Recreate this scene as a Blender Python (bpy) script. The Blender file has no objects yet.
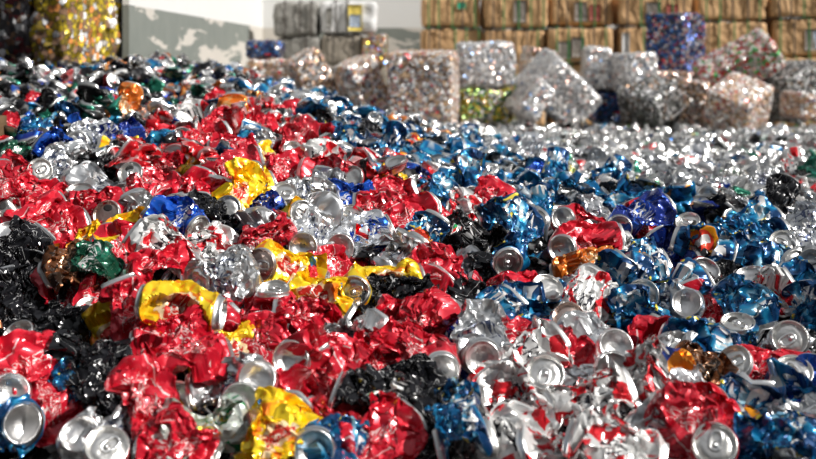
import bpy, math, random
import numpy as np
from mathutils import Vector, Matrix, Euler

S = bpy.context.scene
COL = S.collection
F = 1133.0          # focal length in pixels of the 816 wide frame (50 mm lens)
CAMZ = 0.80         # camera height above the yard floor
HZ = 45.0           # row of the horizon
rng = np.random.default_rng(7)
random.seed(7)

def at(px, py, Y):                      # a point seen at px, py standing Y metres away
    return np.array([(px - 408) / F * Y, Y, CAMZ + (HZ - py) / F * Y])

def proj(p):
    p = np.asarray(p, float)
    y = np.maximum(p[..., 1], 1e-3)
    return np.stack([408 + F * p[..., 0] / y, HZ - F * (p[..., 2] - CAMZ) / y], -1)

def nrm(v):
    v = np.asarray(v, float)
    return v / max(np.linalg.norm(v), 1e-9)

def sstep(a, b, x):
    t = np.clip((x - a) / (b - a), 0, 1)
    return t * t * (3 - 2 * t)

# ------------------------------------------------------------------ node helper
class G:
    def __init__(s, name):
        s.mat = bpy.data.materials.new(name)
        s.mat.use_nodes = True
        s.t = s.mat.node_tree
        s.t.nodes.clear()
        s.out = s.n('ShaderNodeOutputMaterial')
    def n(s, ty, **kw):
        nd = s.t.nodes.new(ty)
        for k, v in kw.items():
            setattr(nd, k, v)
        return nd
    def put(s, sock, v):
        if hasattr(v, 'is_linked') or isinstance(v, bpy.types.NodeSocket):
            s.t.links.new(v, sock)
        elif isinstance(v, (tuple, list)) and len(v) == 3 and sock.type == 'RGBA':
            sock.default_value = (*v, 1)
        else:
            sock.default_value = v
    def m(s, op, a, b=0.0, c=0.0):
        nd = s.n('ShaderNodeMath', operation=op)
        s.put(nd.inputs[0], a); s.put(nd.inputs[1], b); s.put(nd.inputs[2], c)
        return nd.outputs[0]
    def mul(s, *a):
        r = a[0]
        for x in a[1:]:
            r = s.m('MULTIPLY', r, x)
        return r
    def gt(s, a, b): return s.m('GREATER_THAN', a, b)
    def lt(s, a, b): return s.m('LESS_THAN', a, b)
    def band(s, x, a, b): return s.mul(s.gt(x, a), s.lt(x, b))
    def box(s, u, v, a, b, c, d): return s.mul(s.band(u, a, b), s.band(v, c, d))
    def mx(s, f, a, b):
        nd = s.n('ShaderNodeMix', data_type='RGBA')
        s.put(nd.inputs[0], f); s.put(nd.inputs[6], a); s.put(nd.inputs[7], b)
        return nd.outputs[2]
    def xyz(s, x, y, z=0.0):
        nd = s.n('ShaderNodeCombineXYZ')
        s.put(nd.inputs[0], x); s.put(nd.inputs[1], y); s.put(nd.inputs[2], z)
        return nd.outputs[0]
    def noise(s, vec, scale, detail=2.0, dist=0.0, rough=0.5):
        nd = s.n('ShaderNodeTexNoise')
        s.put(nd.inputs['Vector'], vec)
        nd.inputs['Scale'].default_value = scale
        nd.inputs['Detail'].default_value = detail
        nd.inputs['Distortion'].default_value = dist
        nd.inputs['Roughness'].default_value = rough
        return nd.outputs['Fac']
    def dist(s, u, v, cu, cv):
        return s.m('SQRT', s.m('ADD', s.m('POWER', s.m('SUBTRACT', u, cu), 2.0), s.m('POWER', s.m('SUBTRACT', v, cv), 2.0)))
    def obj(s): return s.n('ShaderNodeTexCoord').outputs['Object']
    def ramp(s, f, stops, mode='LINEAR'):
        nd = s.n('ShaderNodeValToRGB')
        cr = nd.color_ramp
        cr.interpolation = mode
        while len(cr.elements) < len(stops):
            cr.elements.new(0.5)
        for e, (p, c) in zip(cr.elements, stops):
            e.position = p; e.color = (*c, 1)
        s.put(nd.inputs[0], f)
        return nd.outputs[0]
    def bsdf(s, col, met=0.0, rough=0.5, coat=0.0, normal=None, spec=0.5):
        b = s.n('ShaderNodeBsdfPrincipled')
        s.put(b.inputs['Base Color'], col); s.put(b.inputs['Metallic'], met); s.put(b.inputs['Roughness'], rough)
        b.inputs['Coat Weight'].default_value = coat
        b.inputs['Coat Roughness'].default_value = 0.12
        b.inputs['Specular IOR Level'].default_value = spec
        if normal is not None:
            s.put(b.inputs['Normal'], normal)
        s.t.links.new(b.outputs[0], s.out.inputs[0])
        return s.mat
    def bump(s, h, strength, d=0.01):
        b = s.n('ShaderNodeBump')
        b.inputs['Strength'].default_value = strength
        b.inputs['Distance'].default_value = d
        s.put(b.inputs['Height'], h)
        return b.outputs[0]

ALU = (0.80, 0.80, 0.79)
RED = (0.53, 0.005, 0.022)
WHITE = (0.85, 0.84, 0.82)

def can_mat(name, fn, met=0.45, rough=0.28, wear=0.62, coat=0.35):
    g = G(name)
    uv = g.n('ShaderNodeUVMap').outputs[0]
    sp = g.n('ShaderNodeSeparateXYZ'); g.put(sp.inputs[0], uv)
    U = g.m('MULTIPLY', sp.outputs[0], 207.0)
    V = g.m('MULTIPLY', sp.outputs[1], 122.0)
    col = fn(g, U, V)
    P = g.xyz(U, V)
    w1 = g.noise(P, 0.35, 4.0, 0.4, 0.65)
    bare = g.m('MAXIMUM', g.gt(w1, wear), g.m('MAXIMUM', g.lt(V, 6.0), g.gt(V, 113.0)))
    ob = g.n('ShaderNodeObjectInfo').outputs['Random']
    val = g.m('ADD', g.m('MULTIPLY', ob, 0.3), 0.82)
    hs = g.n('ShaderNodeHueSaturation'); g.put(hs.inputs['Value'], val); g.put(hs.inputs['Color'], col)
    c = g.mx(bare, hs.outputs[0], ALU)
    me = g.m('MAXIMUM', bare, met)
    return g.bsdf(c, me, rough, coat)

def script(g, U, V, u0, u1, v0, v1, sc=0.11, w=0.035):
    n = g.noise(g.xyz(g.m('MULTIPLY', U, 1.0), g.m('MULTIPLY', V, 0.6)), sc, 1.0, 0.6)
    return g.mul(g.lt(g.m('ABSOLUTE', g.m('SUBTRACT', n, 0.5)), w), g.box(U, V, u0, u1, v0, v1))

def both(g, U):                         # the print repeats on the front and the back of a can
    return g.m('MODULO', U, 103.5)

def d_red(g, U, V):
    u = both(g, U)
    wave = g.m('ADD', 24.0, g.mul(g.m('SINE', g.m('MULTIPLY', V, 0.045)), 9.0))
    rib = g.mul(g.lt(g.m('ABSOLUTE', g.m('SUBTRACT', u, wave)), 0.9), g.lt(V, 70.0))
    c = g.mx(rib, RED, (0.7, 0.45, 0.45))
    c = g.mx(script(g, u, V, 46, 70, 28, 90, 0.20, 0.03), c, (0.75, 0.60, 0.58))
    c = g.mx(script(g, u, V, 86, 96, 20, 50, 0.4, 0.05), c, (0.66, 0.35, 0.36))
    return c
def d_blue(g, U, V, ring=False):
    u = both(g, U)
    n = g.noise(g.xyz(U, V), 0.035, 1.0, 0.5)
    c = g.ramp(n, [(0.42, (0.003, 0.04, 0.13)), (0.52, (0.003, 0.11, 0.28)), (0.60, (0.008, 0.24, 0.46)), (0.70, (0.35, 0.58, 0.70))])
    if ring:
      r = g.dist(u, V, 52, 52)
      c = g.mx(g.lt(r, 24.0), c, (0.90, 0.33, 0.01))
      c = g.mx(g.lt(g.dist(u, V, 53, 53), 17.0), c, (0.75, 0.05, 0.02))
      c = g.mx(g.mul(g.lt(r, 15.0), g.lt(g.m('ABSOLUTE', g.m('SUBTRACT', g.m('ADD', u, g.m('MULTIPLY', V, 0.6)), 84)), 4.5)), c, WHITE)
    lt = g.mul(g.box(u, V, 18, 86, 82, 100), g.gt(g.noise(g.xyz(g.m('MULTIPLY', u, 1.0), g.m('MULTIPLY', V, 0.35)), 0.16, 0.0), 0.5))
    c = g.mx(lt, c, WHITE)
    c = g.mx(g.mul(g.box(u, V, 6, 16, 20, 100), g.gt(g.noise(g.xyz(U, V), 0.12, 0.0), 0.56)), c, (0.7, 0.56, 0.05))
    return c
def d_black(g, U, V, mark=False):
    u = both(g, U)
    n = g.noise(g.xyz(U, V), 0.05, 1.0, 1.2)
    c = g.mx(g.lt(g.m('ABSOLUTE', g.m('SUBTRACT', n, 0.5)), 0.005), (0.008, 0.008, 0.010), (0.5, 0.5, 0.5))
    if not mark: return c
    r = g.dist(u, V, 52, 60)
    c = g.mx(g.lt(r, 9.0), c, WHITE)
    c = g.mx(g.mul(g.lt(r, 8.0), g.lt(V, 58.0)), c, (0.02, 0.35, 0.10))
    c = g.mx(g.mul(g.lt(r, 8.0), g.gt(V, 63.0)), c, (0.7, 0.02, 0.02))
    c = g.mx(script(g, u, V, 28, 76, 78, 96, 0.13, 0.05), c, (0.7, 0.7, 0.7))
    return c
def d_yellow(g, U, V):
    u = both(g, U)
    n = g.noise(g.xyz(U, V), 0.04, 1.0, 0.6)
    c = g.ramp(n, [(0.38, (0.86, 0.62, 0.02)), (0.54, (0.82, 0.50, 0.005)), (0.62, (0.80, 0.20, 0.01))])
    r = g.dist(u, g.m('MULTIPLY', V, 0.7), 52, 40)
    r = g.m('ADD', r, g.m('MULTIPLY', g.m('SUBTRACT', g.noise(g.xyz(U, V), 0.12, 2.0), 0.5), 14.0))
    c = g.mx(g.lt(r, 19.0), c, (0.85, 0.66, 0.40))
    c = g.mx(g.lt(r, 14.0), c, (0.60, 0.03, 0.02))
    c = g.mx(g.mul(g.lt(r, 11.0), script(g, u, V, 30, 74, 46, 70, 0.2, 0.05)), c, (0.8, 0.7, 0.6))
    c = g.mx(g.mul(g.box(u, V, 60, 96, 84, 102), g.gt(n, 0.47)), c, (0.03, 0.2, 0.5))
    return c
def d_white(g, U, V):
    u = both(g, U)
    n = g.noise(g.xyz(U, V), 0.021, 2.0, 0.8, 0.55)
    c = g.mx(g.gt(n, 0.54), (0.68, 0.68, 0.67), (0.62, 0.012, 0.022))
    c = g.mx(g.mul(script(g, u, V, 24, 80, 44, 76, 0.13, 0.045), g.lt(n, 0.54)), c, (0.02, 0.02, 0.03))
    return g.mx(g.box(u, V, 90, 97, 20, 104), c, (0.6, 0.02, 0.03))
def d_globe(g, U, V):
    u = both(g, U)
    r = g.dist(u, V, 52, 55)
    wv = g.m('ADD', V, g.mul(g.m('SINE', g.m('MULTIPLY', u, 0.16)), 3.0))
    c = g.mx(g.lt(r, 20.0), (0.78, 0.80, 0.83), WHITE)
    c = g.mx(g.mul(g.lt(r, 19.0), g.gt(wv, 58.0)), c, (0.75, 0.02, 0.03))
    c = g.mx(g.mul(g.lt(r, 19.0), g.lt(wv, 51.0)), c, (0.01, 0.07, 0.45))
    c = g.mx(script(g, u, V, 30, 76, 86, 104, 0.12, 0.06), c, (0.02, 0.10, 0.5))
    return g.mx(g.gt(g.noise(g.xyz(U, V), 0.03, 1.0), 0.62), c, (0.03, 0.12, 0.45))
def d_plain(base, alt, mark=WHITE):
    def f(g, U, V):
        u = both(g, U)
        n = g.noise(g.xyz(U, V), 0.04, 1.0, 0.7)
        c = g.mx(g.gt(n, 0.56), base, alt)
        return g.mx(script(g, u, V, 25, 80, 40, 80, 0.12, 0.045), c, mark)
    return f

def d_band(g, U, V):
    c = g.mx(g.band(V, 78, 100), (0.62, 0.62, 0.64), (0.80, 0.28, 0.03))
    return g.mx(g.band(V, 100, 108), c, (0.05, 0.10, 0.40))
MAT = {
    'bluering': can_mat('blue_ringed_print', lambda g, U, V: d_blue(g, U, V, True), 0.45, 0.28, 0.67, 0.4),
    'blackmark': can_mat('black_emblem_print', lambda g, U, V: d_black(g, U, V, True), 0.1, 0.16, 0.70, 0.1),
    'orangeband': can_mat('orange_band_print', d_band, 0.7, 0.30, 0.68, 0.2),
    'red': can_mat('red_print', d_red, 0.30, 0.36, 0.68, 0.7),
    'blue': can_mat('blue_print', d_blue, 0.45, 0.28, 0.67, 0.4),
    'black': can_mat('black_print', d_black, 0.1, 0.16, 0.71, 0.1),
    'yellow': can_mat('yellow_print', d_yellow, 0.4, 0.32, 0.70, 0.3),
    'white': can_mat('white_red_print', d_white, 0.45, 0.38, 0.66, 0.2),
    'globe': can_mat('silver_roundel_print', d_globe, 0.85, 0.25, 0.66, 0.2),
    'silver': can_mat('silver_print', d_plain((0.72, 0.73, 0.74), (0.58, 0.60, 0.62), (0.1, 0.12, 0.2)), 0.9, 0.28, 0.62, 0.1),
    'green': can_mat('silver_green_print', d_plain((0.60, 0.64, 0.60), (0.03, 0.25, 0.10), (0.75, 0.5, 0.03)), 0.6, 0.30, 0.64),
    'darkgreen': can_mat('dark_green_print', d_plain((0.01, 0.09, 0.05), (0.02, 0.20, 0.12)), 0.45, 0.28, 0.63),
    'orange': can_mat('orange_print', d_plain((0.70, 0.17, 0.015), (0.62, 0.28, 0.08), (0.85, 0.7, 0.5)), 0.5, 0.32, 0.64),
    'copper': can_mat('copper_print', d_plain((0.20, 0.075, 0.03), (0.05, 0.03, 0.02), (0.5, 0.3, 0.18)), 0.7, 0.28, 0.63),
    'navy': can_mat('deep_blue_print', d_plain((0.008, 0.025, 0.20), (0.02, 0.10, 0.50), WHITE), 0.5, 0.26, 0.63),
    'cobalt': can_mat('cobalt_print', d_plain((0.01, 0.09, 0.50), (0.01, 0.05, 0.35), WHITE), 0.5, 0.26, 0.65),
}
def plain(name, col, met, rough, coat=0.0, bumpy=0.0, bs=40):
    g = G(name)
    nm = g.bump(g.noise(g.obj(), bs, 3.0), bumpy) if bumpy else None
    c = col
    return g.bsdf(c, met, rough, coat, nm)
def mk_alu(name, c, rough):
    g = G(name)
    n = g.noise(g.obj(), 35.0, 3.0)
    r = g.m('ADD', g.m('MULTIPLY', n, 0.22), rough)
    return g.bsdf(c, 1.0, r, 0.0, g.bump(g.noise(g.obj(), 70.0, 2.0), 0.30, 0.006))
M_LID = mk_alu('lid_aluminium', (0.84, 0.83, 0.80), 0.20)
M_BASE = mk_alu('base_aluminium', (0.84, 0.83, 0.82), 0.20)
M_TAB = mk_alu('tab_aluminium', (0.85, 0.85, 0.84), 0.2)
M_TAN = mk_alu('tinted_lid_aluminium', (0.66, 0.52, 0.46), 0.2)
M_HOLE = plain('opening_shadow', (0.02, 0.02, 0.02), 0.0, 0.6)

# ------------------------------------------------------------------ mesh helper
def mesh(name, V, Q, uv=None, col=None, smooth=True):
    me = bpy.data.meshes.new(name)
    V = np.asarray(V, np.float32); Q = np.asarray(Q, np.int32)
    nf, k = Q.shape
    me.vertices.add(len(V)); me.vertices.foreach_set('co', V.ravel())
    me.loops.add(nf * k); me.loops.foreach_set('vertex_index', Q.ravel())
    me.polygons.add(nf)
    me.polygons.foreach_set('loop_start', np.arange(0, nf * k, k, dtype=np.int32))
    me.polygons.foreach_set('loop_total', np.full(nf, k, np.int32))
    if uv is not None:
        l = me.uv_layers.new(name='UVMap')
        l.data.foreach_set('uv', np.asarray(uv, np.float32).ravel())
    if col is not None:
        a = me.attributes.new('print', 'FLOAT_COLOR', 'POINT')
        a.data.foreach_set('color', np.asarray(col, np.float32).ravel())
    me.update(calc_edges=True)
    me.polygons.foreach_set('use_smooth', np.full(nf, smooth, bool))
    return me
def link(name, me, mat, parent=None, loc=None):
    o = bpy.data.objects.new(name, me)
    COL.objects.link(o)
    if mat is not None and not me.materials:
        me.materials.append(mat)
    if parent is not None:
        o.parent = parent
    if loc is not None:
        o.location = loc
    return o
def tag(o, label=None, cat=None, group=None, kind=None):
    for k, v in (('label', label), ('category', cat), ('group', group), ('kind', kind)):
        if v:
            o[k] = v
    return o
def empty(name, loc):
    o = bpy.data.objects.new(name, None)
    COL.objects.link(o); o.location = loc; o.empty_display_size = 0.05
    return o

def grid_quads(nu, nv, wrap=True):      # nv rows of nu vertices
    a = np.arange(nu if wrap else nu - 1); b = (a + 1) % nu
    r = np.arange(nv - 1)[:, None] * nu
    return np.stack([r + a, r + b, r + nu + b, r + nu + a], -1).reshape(-1, 4)

# ------------------------------------------------------------------ crushed can geometry (metres)
def tri(x): return 2 * np.abs(2 * (x - np.floor(x + 0.5))) - 1
def folds(q, r, waves):                  # sharp creases: folded sheets in random directions, warped
    out = np.zeros(q.shape[:-1])
    w = q + 9 * np.sin(q[..., [1, 2, 0]] / 19.0 + r.uniform(0, 6, 3)) + 3 * np.sin(q[..., [2, 0, 1]] / 7.0 + r.uniform(0, 6, 3))
    for lam, amp, n in waves:
        for _ in range(n):
            k = r.normal(size=3); k[2] = math.copysign(max(abs(k[2]), 0.75), k[2])
            k = nrm(k) / (lam * r.uniform(0.75, 1.35))
            out += amp / n ** 0.5 * tri(w @ k + r.uniform())
    return out

def can_body(A, nA, B, nB, wdir, flat, width, crum, seed, nu=52, nv=38, foldA=None, foldB=None):
    r = np.random.default_rng(seed)
    t = np.linspace(0, 1, nv)[:, None]; th = np.linspace(0, 2 * np.pi, nu, endpoint=False)[None, :]
    L = np.linalg.norm(B - A); m = max(L * 0.9, 0.045)
    t3 = t[..., None]
    C = (2*t3**3-3*t3**2+1)*A + (t3**3-2*t3**2+t3)*(-nA*m) + (-2*t3**3+3*t3**2)*B + (t3**3-t3**2)*(nB*m)
    T = np.gradient(C[:, 0], axis=0)
    T /= np.linalg.norm(T, axis=1, keepdims=True) + 1e-9
    wv = wdir - (T @ wdir)[:, None] * T
    wv /= np.linalg.norm(wv, axis=1, keepdims=True) + 1e-6
    n = np.cross(T, wv)
    bmp = (sstep(0, 0.20, t) * sstep(0, 0.20, 1 - t))
    wob = 1 + 0.22 * np.sin(t * r.uniform(4, 9) + r.uniform(0, 6))
    a = 0.033 + (width / 2 * wob - 0.033) * bmp
    b = 0.033 + (flat / 2 - 0.033) * bmp
    cs, sn = np.cos(th), np.sin(th)
    M = C + wv[:, None, :] * (a * cs)[..., None] + n[:, None, :] * (b * sn)[..., None]
    q = np.stack([33 * cs + 0 * t, 33 * sn + 0 * t, 122 * t + 0 * th], -1)
    wd = (sstep(0.02, 0.15, t) * sstep(0.02, 0.15, 1 - t))
    W = [(47, 1.1, 2), (22, 0.72, 3), (11, 0.2, 2)]
    k = crum * 0.001
    d1 = folds(q, r, W) * wd * k * 7; d2 = folds(q, r, W) * wd * k * 4; d3 = folds(q, r, W) * wd * k * 4.5
    M = M + n[:, None, :] * d1[..., None] + wv[:, None, :] * d2[..., None] + T[:, None, :] * d3[..., None]
    for _ in range(int(r.integers(2, 5))):           # caps of the shell pushed in past a plane
        i, j = int(r.integers(nv // 4, nv - nv // 4)), int(r.integers(nu))
        dn = nrm(n[i] * np.sign(sn[0, j]) * max(abs(sn[0, j]), 0.5) + 0.35 * wv[i] * cs[0, j] + 0.22 * r.normal(size=3))
        h = (M - M[i, j]) @ dn + r.uniform(0.004, 0.013)
        near = np.linalg.norm(M - M[i, j], axis=-1) < 0.06
        M = M - (2 * np.clip(h, 0, 0.012) * near * wd)[..., None] * dn
    fx = (end_frame(nA, wdir, True), end_frame(nB, wdir, False))
    s = t * 0.11; sb = (1 - t) * 0.11
    RA = 0.0262 + 0.0066 * sstep(0, 0.014, s); RB = 0.0262 + 0.0066 * sstep(0, 0.014, sb)
    def endp(Pc, nn, fr, R, ss, fold):
        x, y = R * cs, R * sn
        x, y, z = fold_end(x, y, fold)
        return Pc + fr[0] * x[..., None] + fr[1] * y[..., None] + nn * (z - ss)[..., None]
    PA = endp(A, nA, fx[0], RA, s + 0 * th, foldA); PB = endp(B, nB, fx[1], RB, sb + 0 * th, foldB)
    wA = (1 - sstep(0.03, 0.17, t))[..., None]; wB = (1 - sstep(0.03, 0.17, 1 - t))[..., None]
    P = M * (1 - wA) + PA * wA
    P = P * (1 - wB) + PB * wB
    return P.reshape(-1, 3)
def end_frame(nn, wdir, isA):
    x = nrm(wdir - (wdir @ nn) * nn)
    return x, np.cross(-nn if isA else nn, x)
def fold_end(x, y, fold):
    if fold is None:
        return x, y, 0 * x
    al, f, c, sq = fold
    y = y * sq
    d = x * math.cos(al) + y * math.sin(al) - c
    k = 1 - 0.5 * f * f
    dd = d * (k - 1)
    return x + dd * math.cos(al), y + dd * math.sin(al), f * np.abs(d) - f * 0.012
LIDP = [(26.2, -1.0), (27.2, 0.3), (27.2, 1.5), (26.3, 2.1), (25.3, 1.4), (24.6, -1.5), (23.4, -3.6), (22.2, -3.6), (21.2, -1.9), (13, -1.7), (6, -1.6), (0.2, -1.6)]
BASEP = [(26.2, -1.5), (26.0, 1.2), (25.0, 2.8), (23.8, 3.0), (22.8, 1.8), (21.6, -1.5), (18, -5.0), (13, -8.0), (7, -9.8), (0.2, -10.3)]
def lathe(prof, C, nn, fr, fold, segs):
    th = np.linspace(0, 2 * np.pi, segs, endpoint=False)
    p = np.array(prof) * 0.001
    x = p[:, :1] * np.cos(th); y = p[:, :1] * np.sin(th)
    x, y, z = fold_end(x, y, fold)
    z = z + p[:, 1:]
    V = C + fr[0] * x[..., None] + fr[1] * y[..., None] + nn * z[..., None]
    return V.reshape(-1, 3), grid_quads(segs, len(p))
def tab_mesh(C, nn, fr, fold, ang):
    th = np.linspace(0, 2 * np.pi, 20, endpoint=False); ph = np.linspace(0, 2 * np.pi, 6, endpoint=False)
    ca, sa = math.cos(ang), math.sin(ang)
    R1 = 0.0070; e = 0.0023
    X = (0.0045 + (np.sign(np.cos(th)) * np.abs(np.cos(th)) ** 0.7 * 0.0118)[:, None] + e * np.cos(ph) * np.cos(th)[:, None])
    Y = ((np.sign(np.sin(th)) * np.abs(np.sin(th)) ** 0.7 * R1)[:, None] + e * np.cos(ph) * np.sin(th)[:, None])
    Z = -0.0004 + 0.0009 * np.sin(ph)[None, :] + 0 * X + 0.0008 * (X / 0.015)
    x = X * ca - Y * sa; y = X * sa + Y * ca
    x2, y2, z2 = fold_end(x, y, fold)
    V = (C + fr[0] * x2[..., None] + fr[1] * y2[..., None] + nn * (z2 + Z)[..., None]).reshape(-1, 3)
    i = np.arange(20); j = np.arange(6)
    q = np.stack(np.broadcast_arrays(i[:, None]*6+j, ((i+1) % 20)[:, None]*6+j, ((i+1) % 20)[:, None]*6+(j+1) % 6, i[:, None]*6+(j+1) % 6), -1).reshape(-1, 4)
    # the rivet plate that closes the tab's near half
    n0 = len(V)
    k = np.linspace(0, 2 * np.pi, 12, endpoint=False)
    rr = np.array([0.0052, 0.0050, 0.0026, 0.0024, 0.0001]); zz = np.array([-0.0012, -0.0002, 0.0000, 0.0010, 0.0011])
    x = rr[:, None] * np.cos(k) - 0.001; y = rr[:, None] * np.sin(k)
    x, y = x * ca - y * sa, x * sa + y * ca
    x2, y2, z2 = fold_end(x, y, fold)
    V2 = (C + fr[0] * x2[..., None] + fr[1] * y2[..., None] + nn * (z2 + zz[:, None])[..., None]).reshape(-1, 3)
    return np.vstack([V, V2]), np.vstack([q, grid_quads(12, 5) + n0])
def hole_mesh(C, nn, fr, fold, ang):
    th = np.linspace(0, 2 * np.pi, 20, endpoint=False)
    rr = np.array([1.0, 0.96, 0.5, 0.01])
    X = -0.0125 + rr[:, None] * np.cos(th) * 0.0068; Y = rr[:, None] * np.sin(th) * 0.0098
    Z = np.array([-0.00165, -0.0012, -0.0014, -0.0014])[:, None] + 0 * X
    ca, sa = math.cos(ang), math.sin(ang)
    x = X * ca - Y * sa; y = X * sa + Y * ca
    x, y, z = fold_end(x, y, fold)
    V = C + fr[0] * x[..., None] + fr[1] * y[..., None] + nn * (z + Z)[..., None]
    return V.reshape(-1, 3), grid_quads(20, 4)

BODY_UV = {}
def body_uv(nu, nv):
    if (nu, nv) not in BODY_UV:
        j = np.arange(nu); i = np.arange(nv - 1)[:, None]
        u0 = (j / nu)[None, :] + 0 * i; u1 = ((j + 1) / nu)[None, :] + 0 * i
        v0 = i / (nv - 1) + 0 * j; v1 = (i + 1) / (nv - 1) + 0 * j
        BODY_UV[(nu, nv)] = np.stack([np.stack([u0, v0], -1), np.stack([u1, v0], -1), np.stack([u1, v1], -1), np.stack([u0, v1], -1)], 2).reshape(-1, 2)
    return BODY_UV[(nu, nv)]

def build_can(design, A, nA, B, nB, wdir, flat, width, crum, seed, a_is_lid, label, group='crushed cans on the heap', tint=False, sqA=1.0, sqB=1.0):
    r = np.random.default_rng(seed + 999)
    base = (A + B) / 2
    root = empty('crushed_can', base.tolist())
    tag(root, label, 'can', group)
    fA = (r.uniform(0, 3.1), r.choice([0, 0.0, 0.18, 0.4]) * r.choice([1, -1]), r.uniform(-0.01, 0.01), sqA)
    fB = (r.uniform(0, 3.1), r.choice([0, 0.3, 0.5]) * r.choice([1, -1]), r.uniform(-0.01, 0.01), sqB)
    A0, B0 = A - base, B - base
    nu, nv = 68, 46
    V = can_body(A0, nA, B0, nB, wdir, flat, width, crum, seed, nu, nv, fA, fB)
    mb = mesh('body', V, grid_quads(nu, nv), body_uv(nu, nv))
    mb.set_sharp_from_angle(angle=math.radians(27))
    link('body', mb, MAT[design], root)
    for C, nn, fold, isA in ((A0, nA, fA, True), (B0, nB, fB, False)):
        fr = end_frame(nn, wdir, isA)
        fl = not isA
        if isA == a_is_lid:
            Vl, Ql = lathe(LIDP, C, nn, fr, fold, 32)
            lid = link('lid', mesh('lid', Vl, Ql), M_TAN if tint else M_LID, root)
            ang = r.uniform(0, 6.28)
            if r.uniform() < 0.85:
                link('pull_tab', mesh('pull_tab', *tab_mesh(C, nn, fr, fold, ang)), M_TAB, lid)
            if r.uniform() < 0.22:
              link('drink_opening', mesh('drink_opening', *hole_mesh(C, nn, fr, fold, ang)), M_HOLE, lid)
        else:
            link('base', mesh('base', *lathe(BASEP, C, nn, fr, fold, 32)), M_BASE, root)
    return root

# ------------------------------------------------------------------ the heap's surface
_CP = []
def cp(px, rows):
    for py, d in rows:
        p = at(px, py, d); _CP.append((px, math.log(d), p[2]))
cp(-120, [(470, 1.42), (330, 1.75), (250, 2.0), (190, 2.3), (150, 2.9), (110, 3.7), (70, 4.6), (46, 5.4)])
cp(0, [(520, 1.3), (459, 1.45), (330, 1.75), (250, 2.0), (190, 2.3), (150, 2.9), (110, 3.7), (70, 4.6), (46, 5.4), (60, 7.0)])
cp(60, [(459, 1.45), (330, 1.77), (240, 2.0), (185, 2.3), (140, 2.9), (105, 3.6), (70, 4.6), (41, 5.5)])
cp(120, [(520, 1.3), (459, 1.45), (330, 1.8), (230, 1.97), (170, 2.3), (140, 2.8), (110, 3.4), (80, 4.5), (45, 5.8), (58, 7.0), (85, 9)])
cp(190, [(459, 1.45), (330, 1.78), (235, 2.0), (180, 2.3), (135, 2.8), (100, 3.6), (78, 4.8), (60, 6.2), (75, 8), (88, 10)])
cp(250, [(520, 1.3), (459, 1.45), (330, 1.75), (245, 2.02), (190, 2.35), (130, 2.8), (100, 3.6), (70, 5.6), (85, 7.0), (100, 9)])
cp(320, [(459, 1.48), (330, 1.75), (245, 2.05), (200, 2.35), (150, 2.95), (120, 3.7), (98, 4.9), (120, 5.8), (125, 7.5), (120, 10)])
cp(408, [(520, 1.33), (459, 1.5), (330, 1.75), (245, 2.08), (200, 2.45), (170, 2.95), (140, 3.9), (124, 4.7), (142, 5.7), (140, 7), (122, 10)])
cp(490, [(459, 1.5), (330, 1.75), (245, 2.1), (205, 2.6), (175, 3.3), (156, 4.2), (152, 5.2), (141, 7), (125, 9.5)])
cp(570, [(459, 1.5), (330, 1.75), (255, 2.08), (210, 2.6), (188, 3.3), (172, 4.2), (156, 5.3), (142, 7), (126, 9.5)])
cp(650, [(520, 1.33), (459, 1.5), (330, 1.76), (270, 2.0), (220, 2.5), (198, 3.1), (172, 4.2), (155, 5.4), (142, 7), (125, 9.5)])
cp(816, [(520, 1.33), (459, 1.5), (330, 1.78), (270, 2.0), (220, 2.6), (200, 3.1), (172, 4.3), (155, 5.4), (142, 7.2), (122, 10)])
cp(930, [(459, 1.5), (330, 1.78), (270, 2.0), (220, 2.6), (200, 3.1), (172, 4.3), (155, 5.4), (142, 7.2), (122, 10)])
_CP = np.array(_CP)
_SC = np.array([1 / 110.0, 1 / 0.22])
_X = _CP[:, :2] * _SC
_bump_r = np.random.default_rng(3)
_BK = [(_bump_r.normal(size=2) * 9, _bump_r.uniform(0, 6.28)) for _ in range(6)] + [(_bump_r.normal(size=2) * 26, _bump_r.uniform(0, 6.28)) for _ in range(6)]
def H(x, y):
    x = np.asarray(x, float); y = np.maximum(np.asarray(y, float), 0.3)
    q = np.stack([408 + F * x / y, np.log(y)], -1) * _SC
    sh = q.shape[:-1]; q = q.reshape(-1, 2)
    z = np.empty(len(q))
    for s in range(0, len(q), 20000):
        d2 = ((q[s:s+20000, None] - _X[None]) ** 2).sum(-1)
        w = np.exp(-d2 * 1.1) + 1e-6 / (d2 + 0.3) ** 2
        z[s:s+20000] = (w * _CP[:, 2]).sum(1) / w.sum(1)
    z = z.reshape(sh)
    b = 0
    for k, (kk, ph) in enumerate(_BK):
        b = b + np.sin(x * kk[0] + y * kk[1] + ph) * (0.006 if k < 6 else 0.003)
    return np.maximum(z + b * np.clip(y / 2, 0.5, 1.6), 0.03)
def hit(px, py):
    ys = np.concatenate([np.arange(1.2, 4, 0.004), np.arange(4, 12, 0.02)])
    x = (px - 408) / F * ys; z = CAMZ + (HZ - py) / F * ys
    below = np.nonzero(z <= H(x, ys))[0]
    Y = ys[below[0]] if len(below) else 6.0
    return at(px, py, Y)
def surf_n(p):
    e = 0.06
    dx = (H(p[0] + e, p[1]) - H(p[0] - e, p[1])) / (2 * e); dy = (H(p[0], p[1] + e) - H(p[0], p[1] - e)) / (2 * e)
    return nrm([-dx, -dy, 1])

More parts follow.
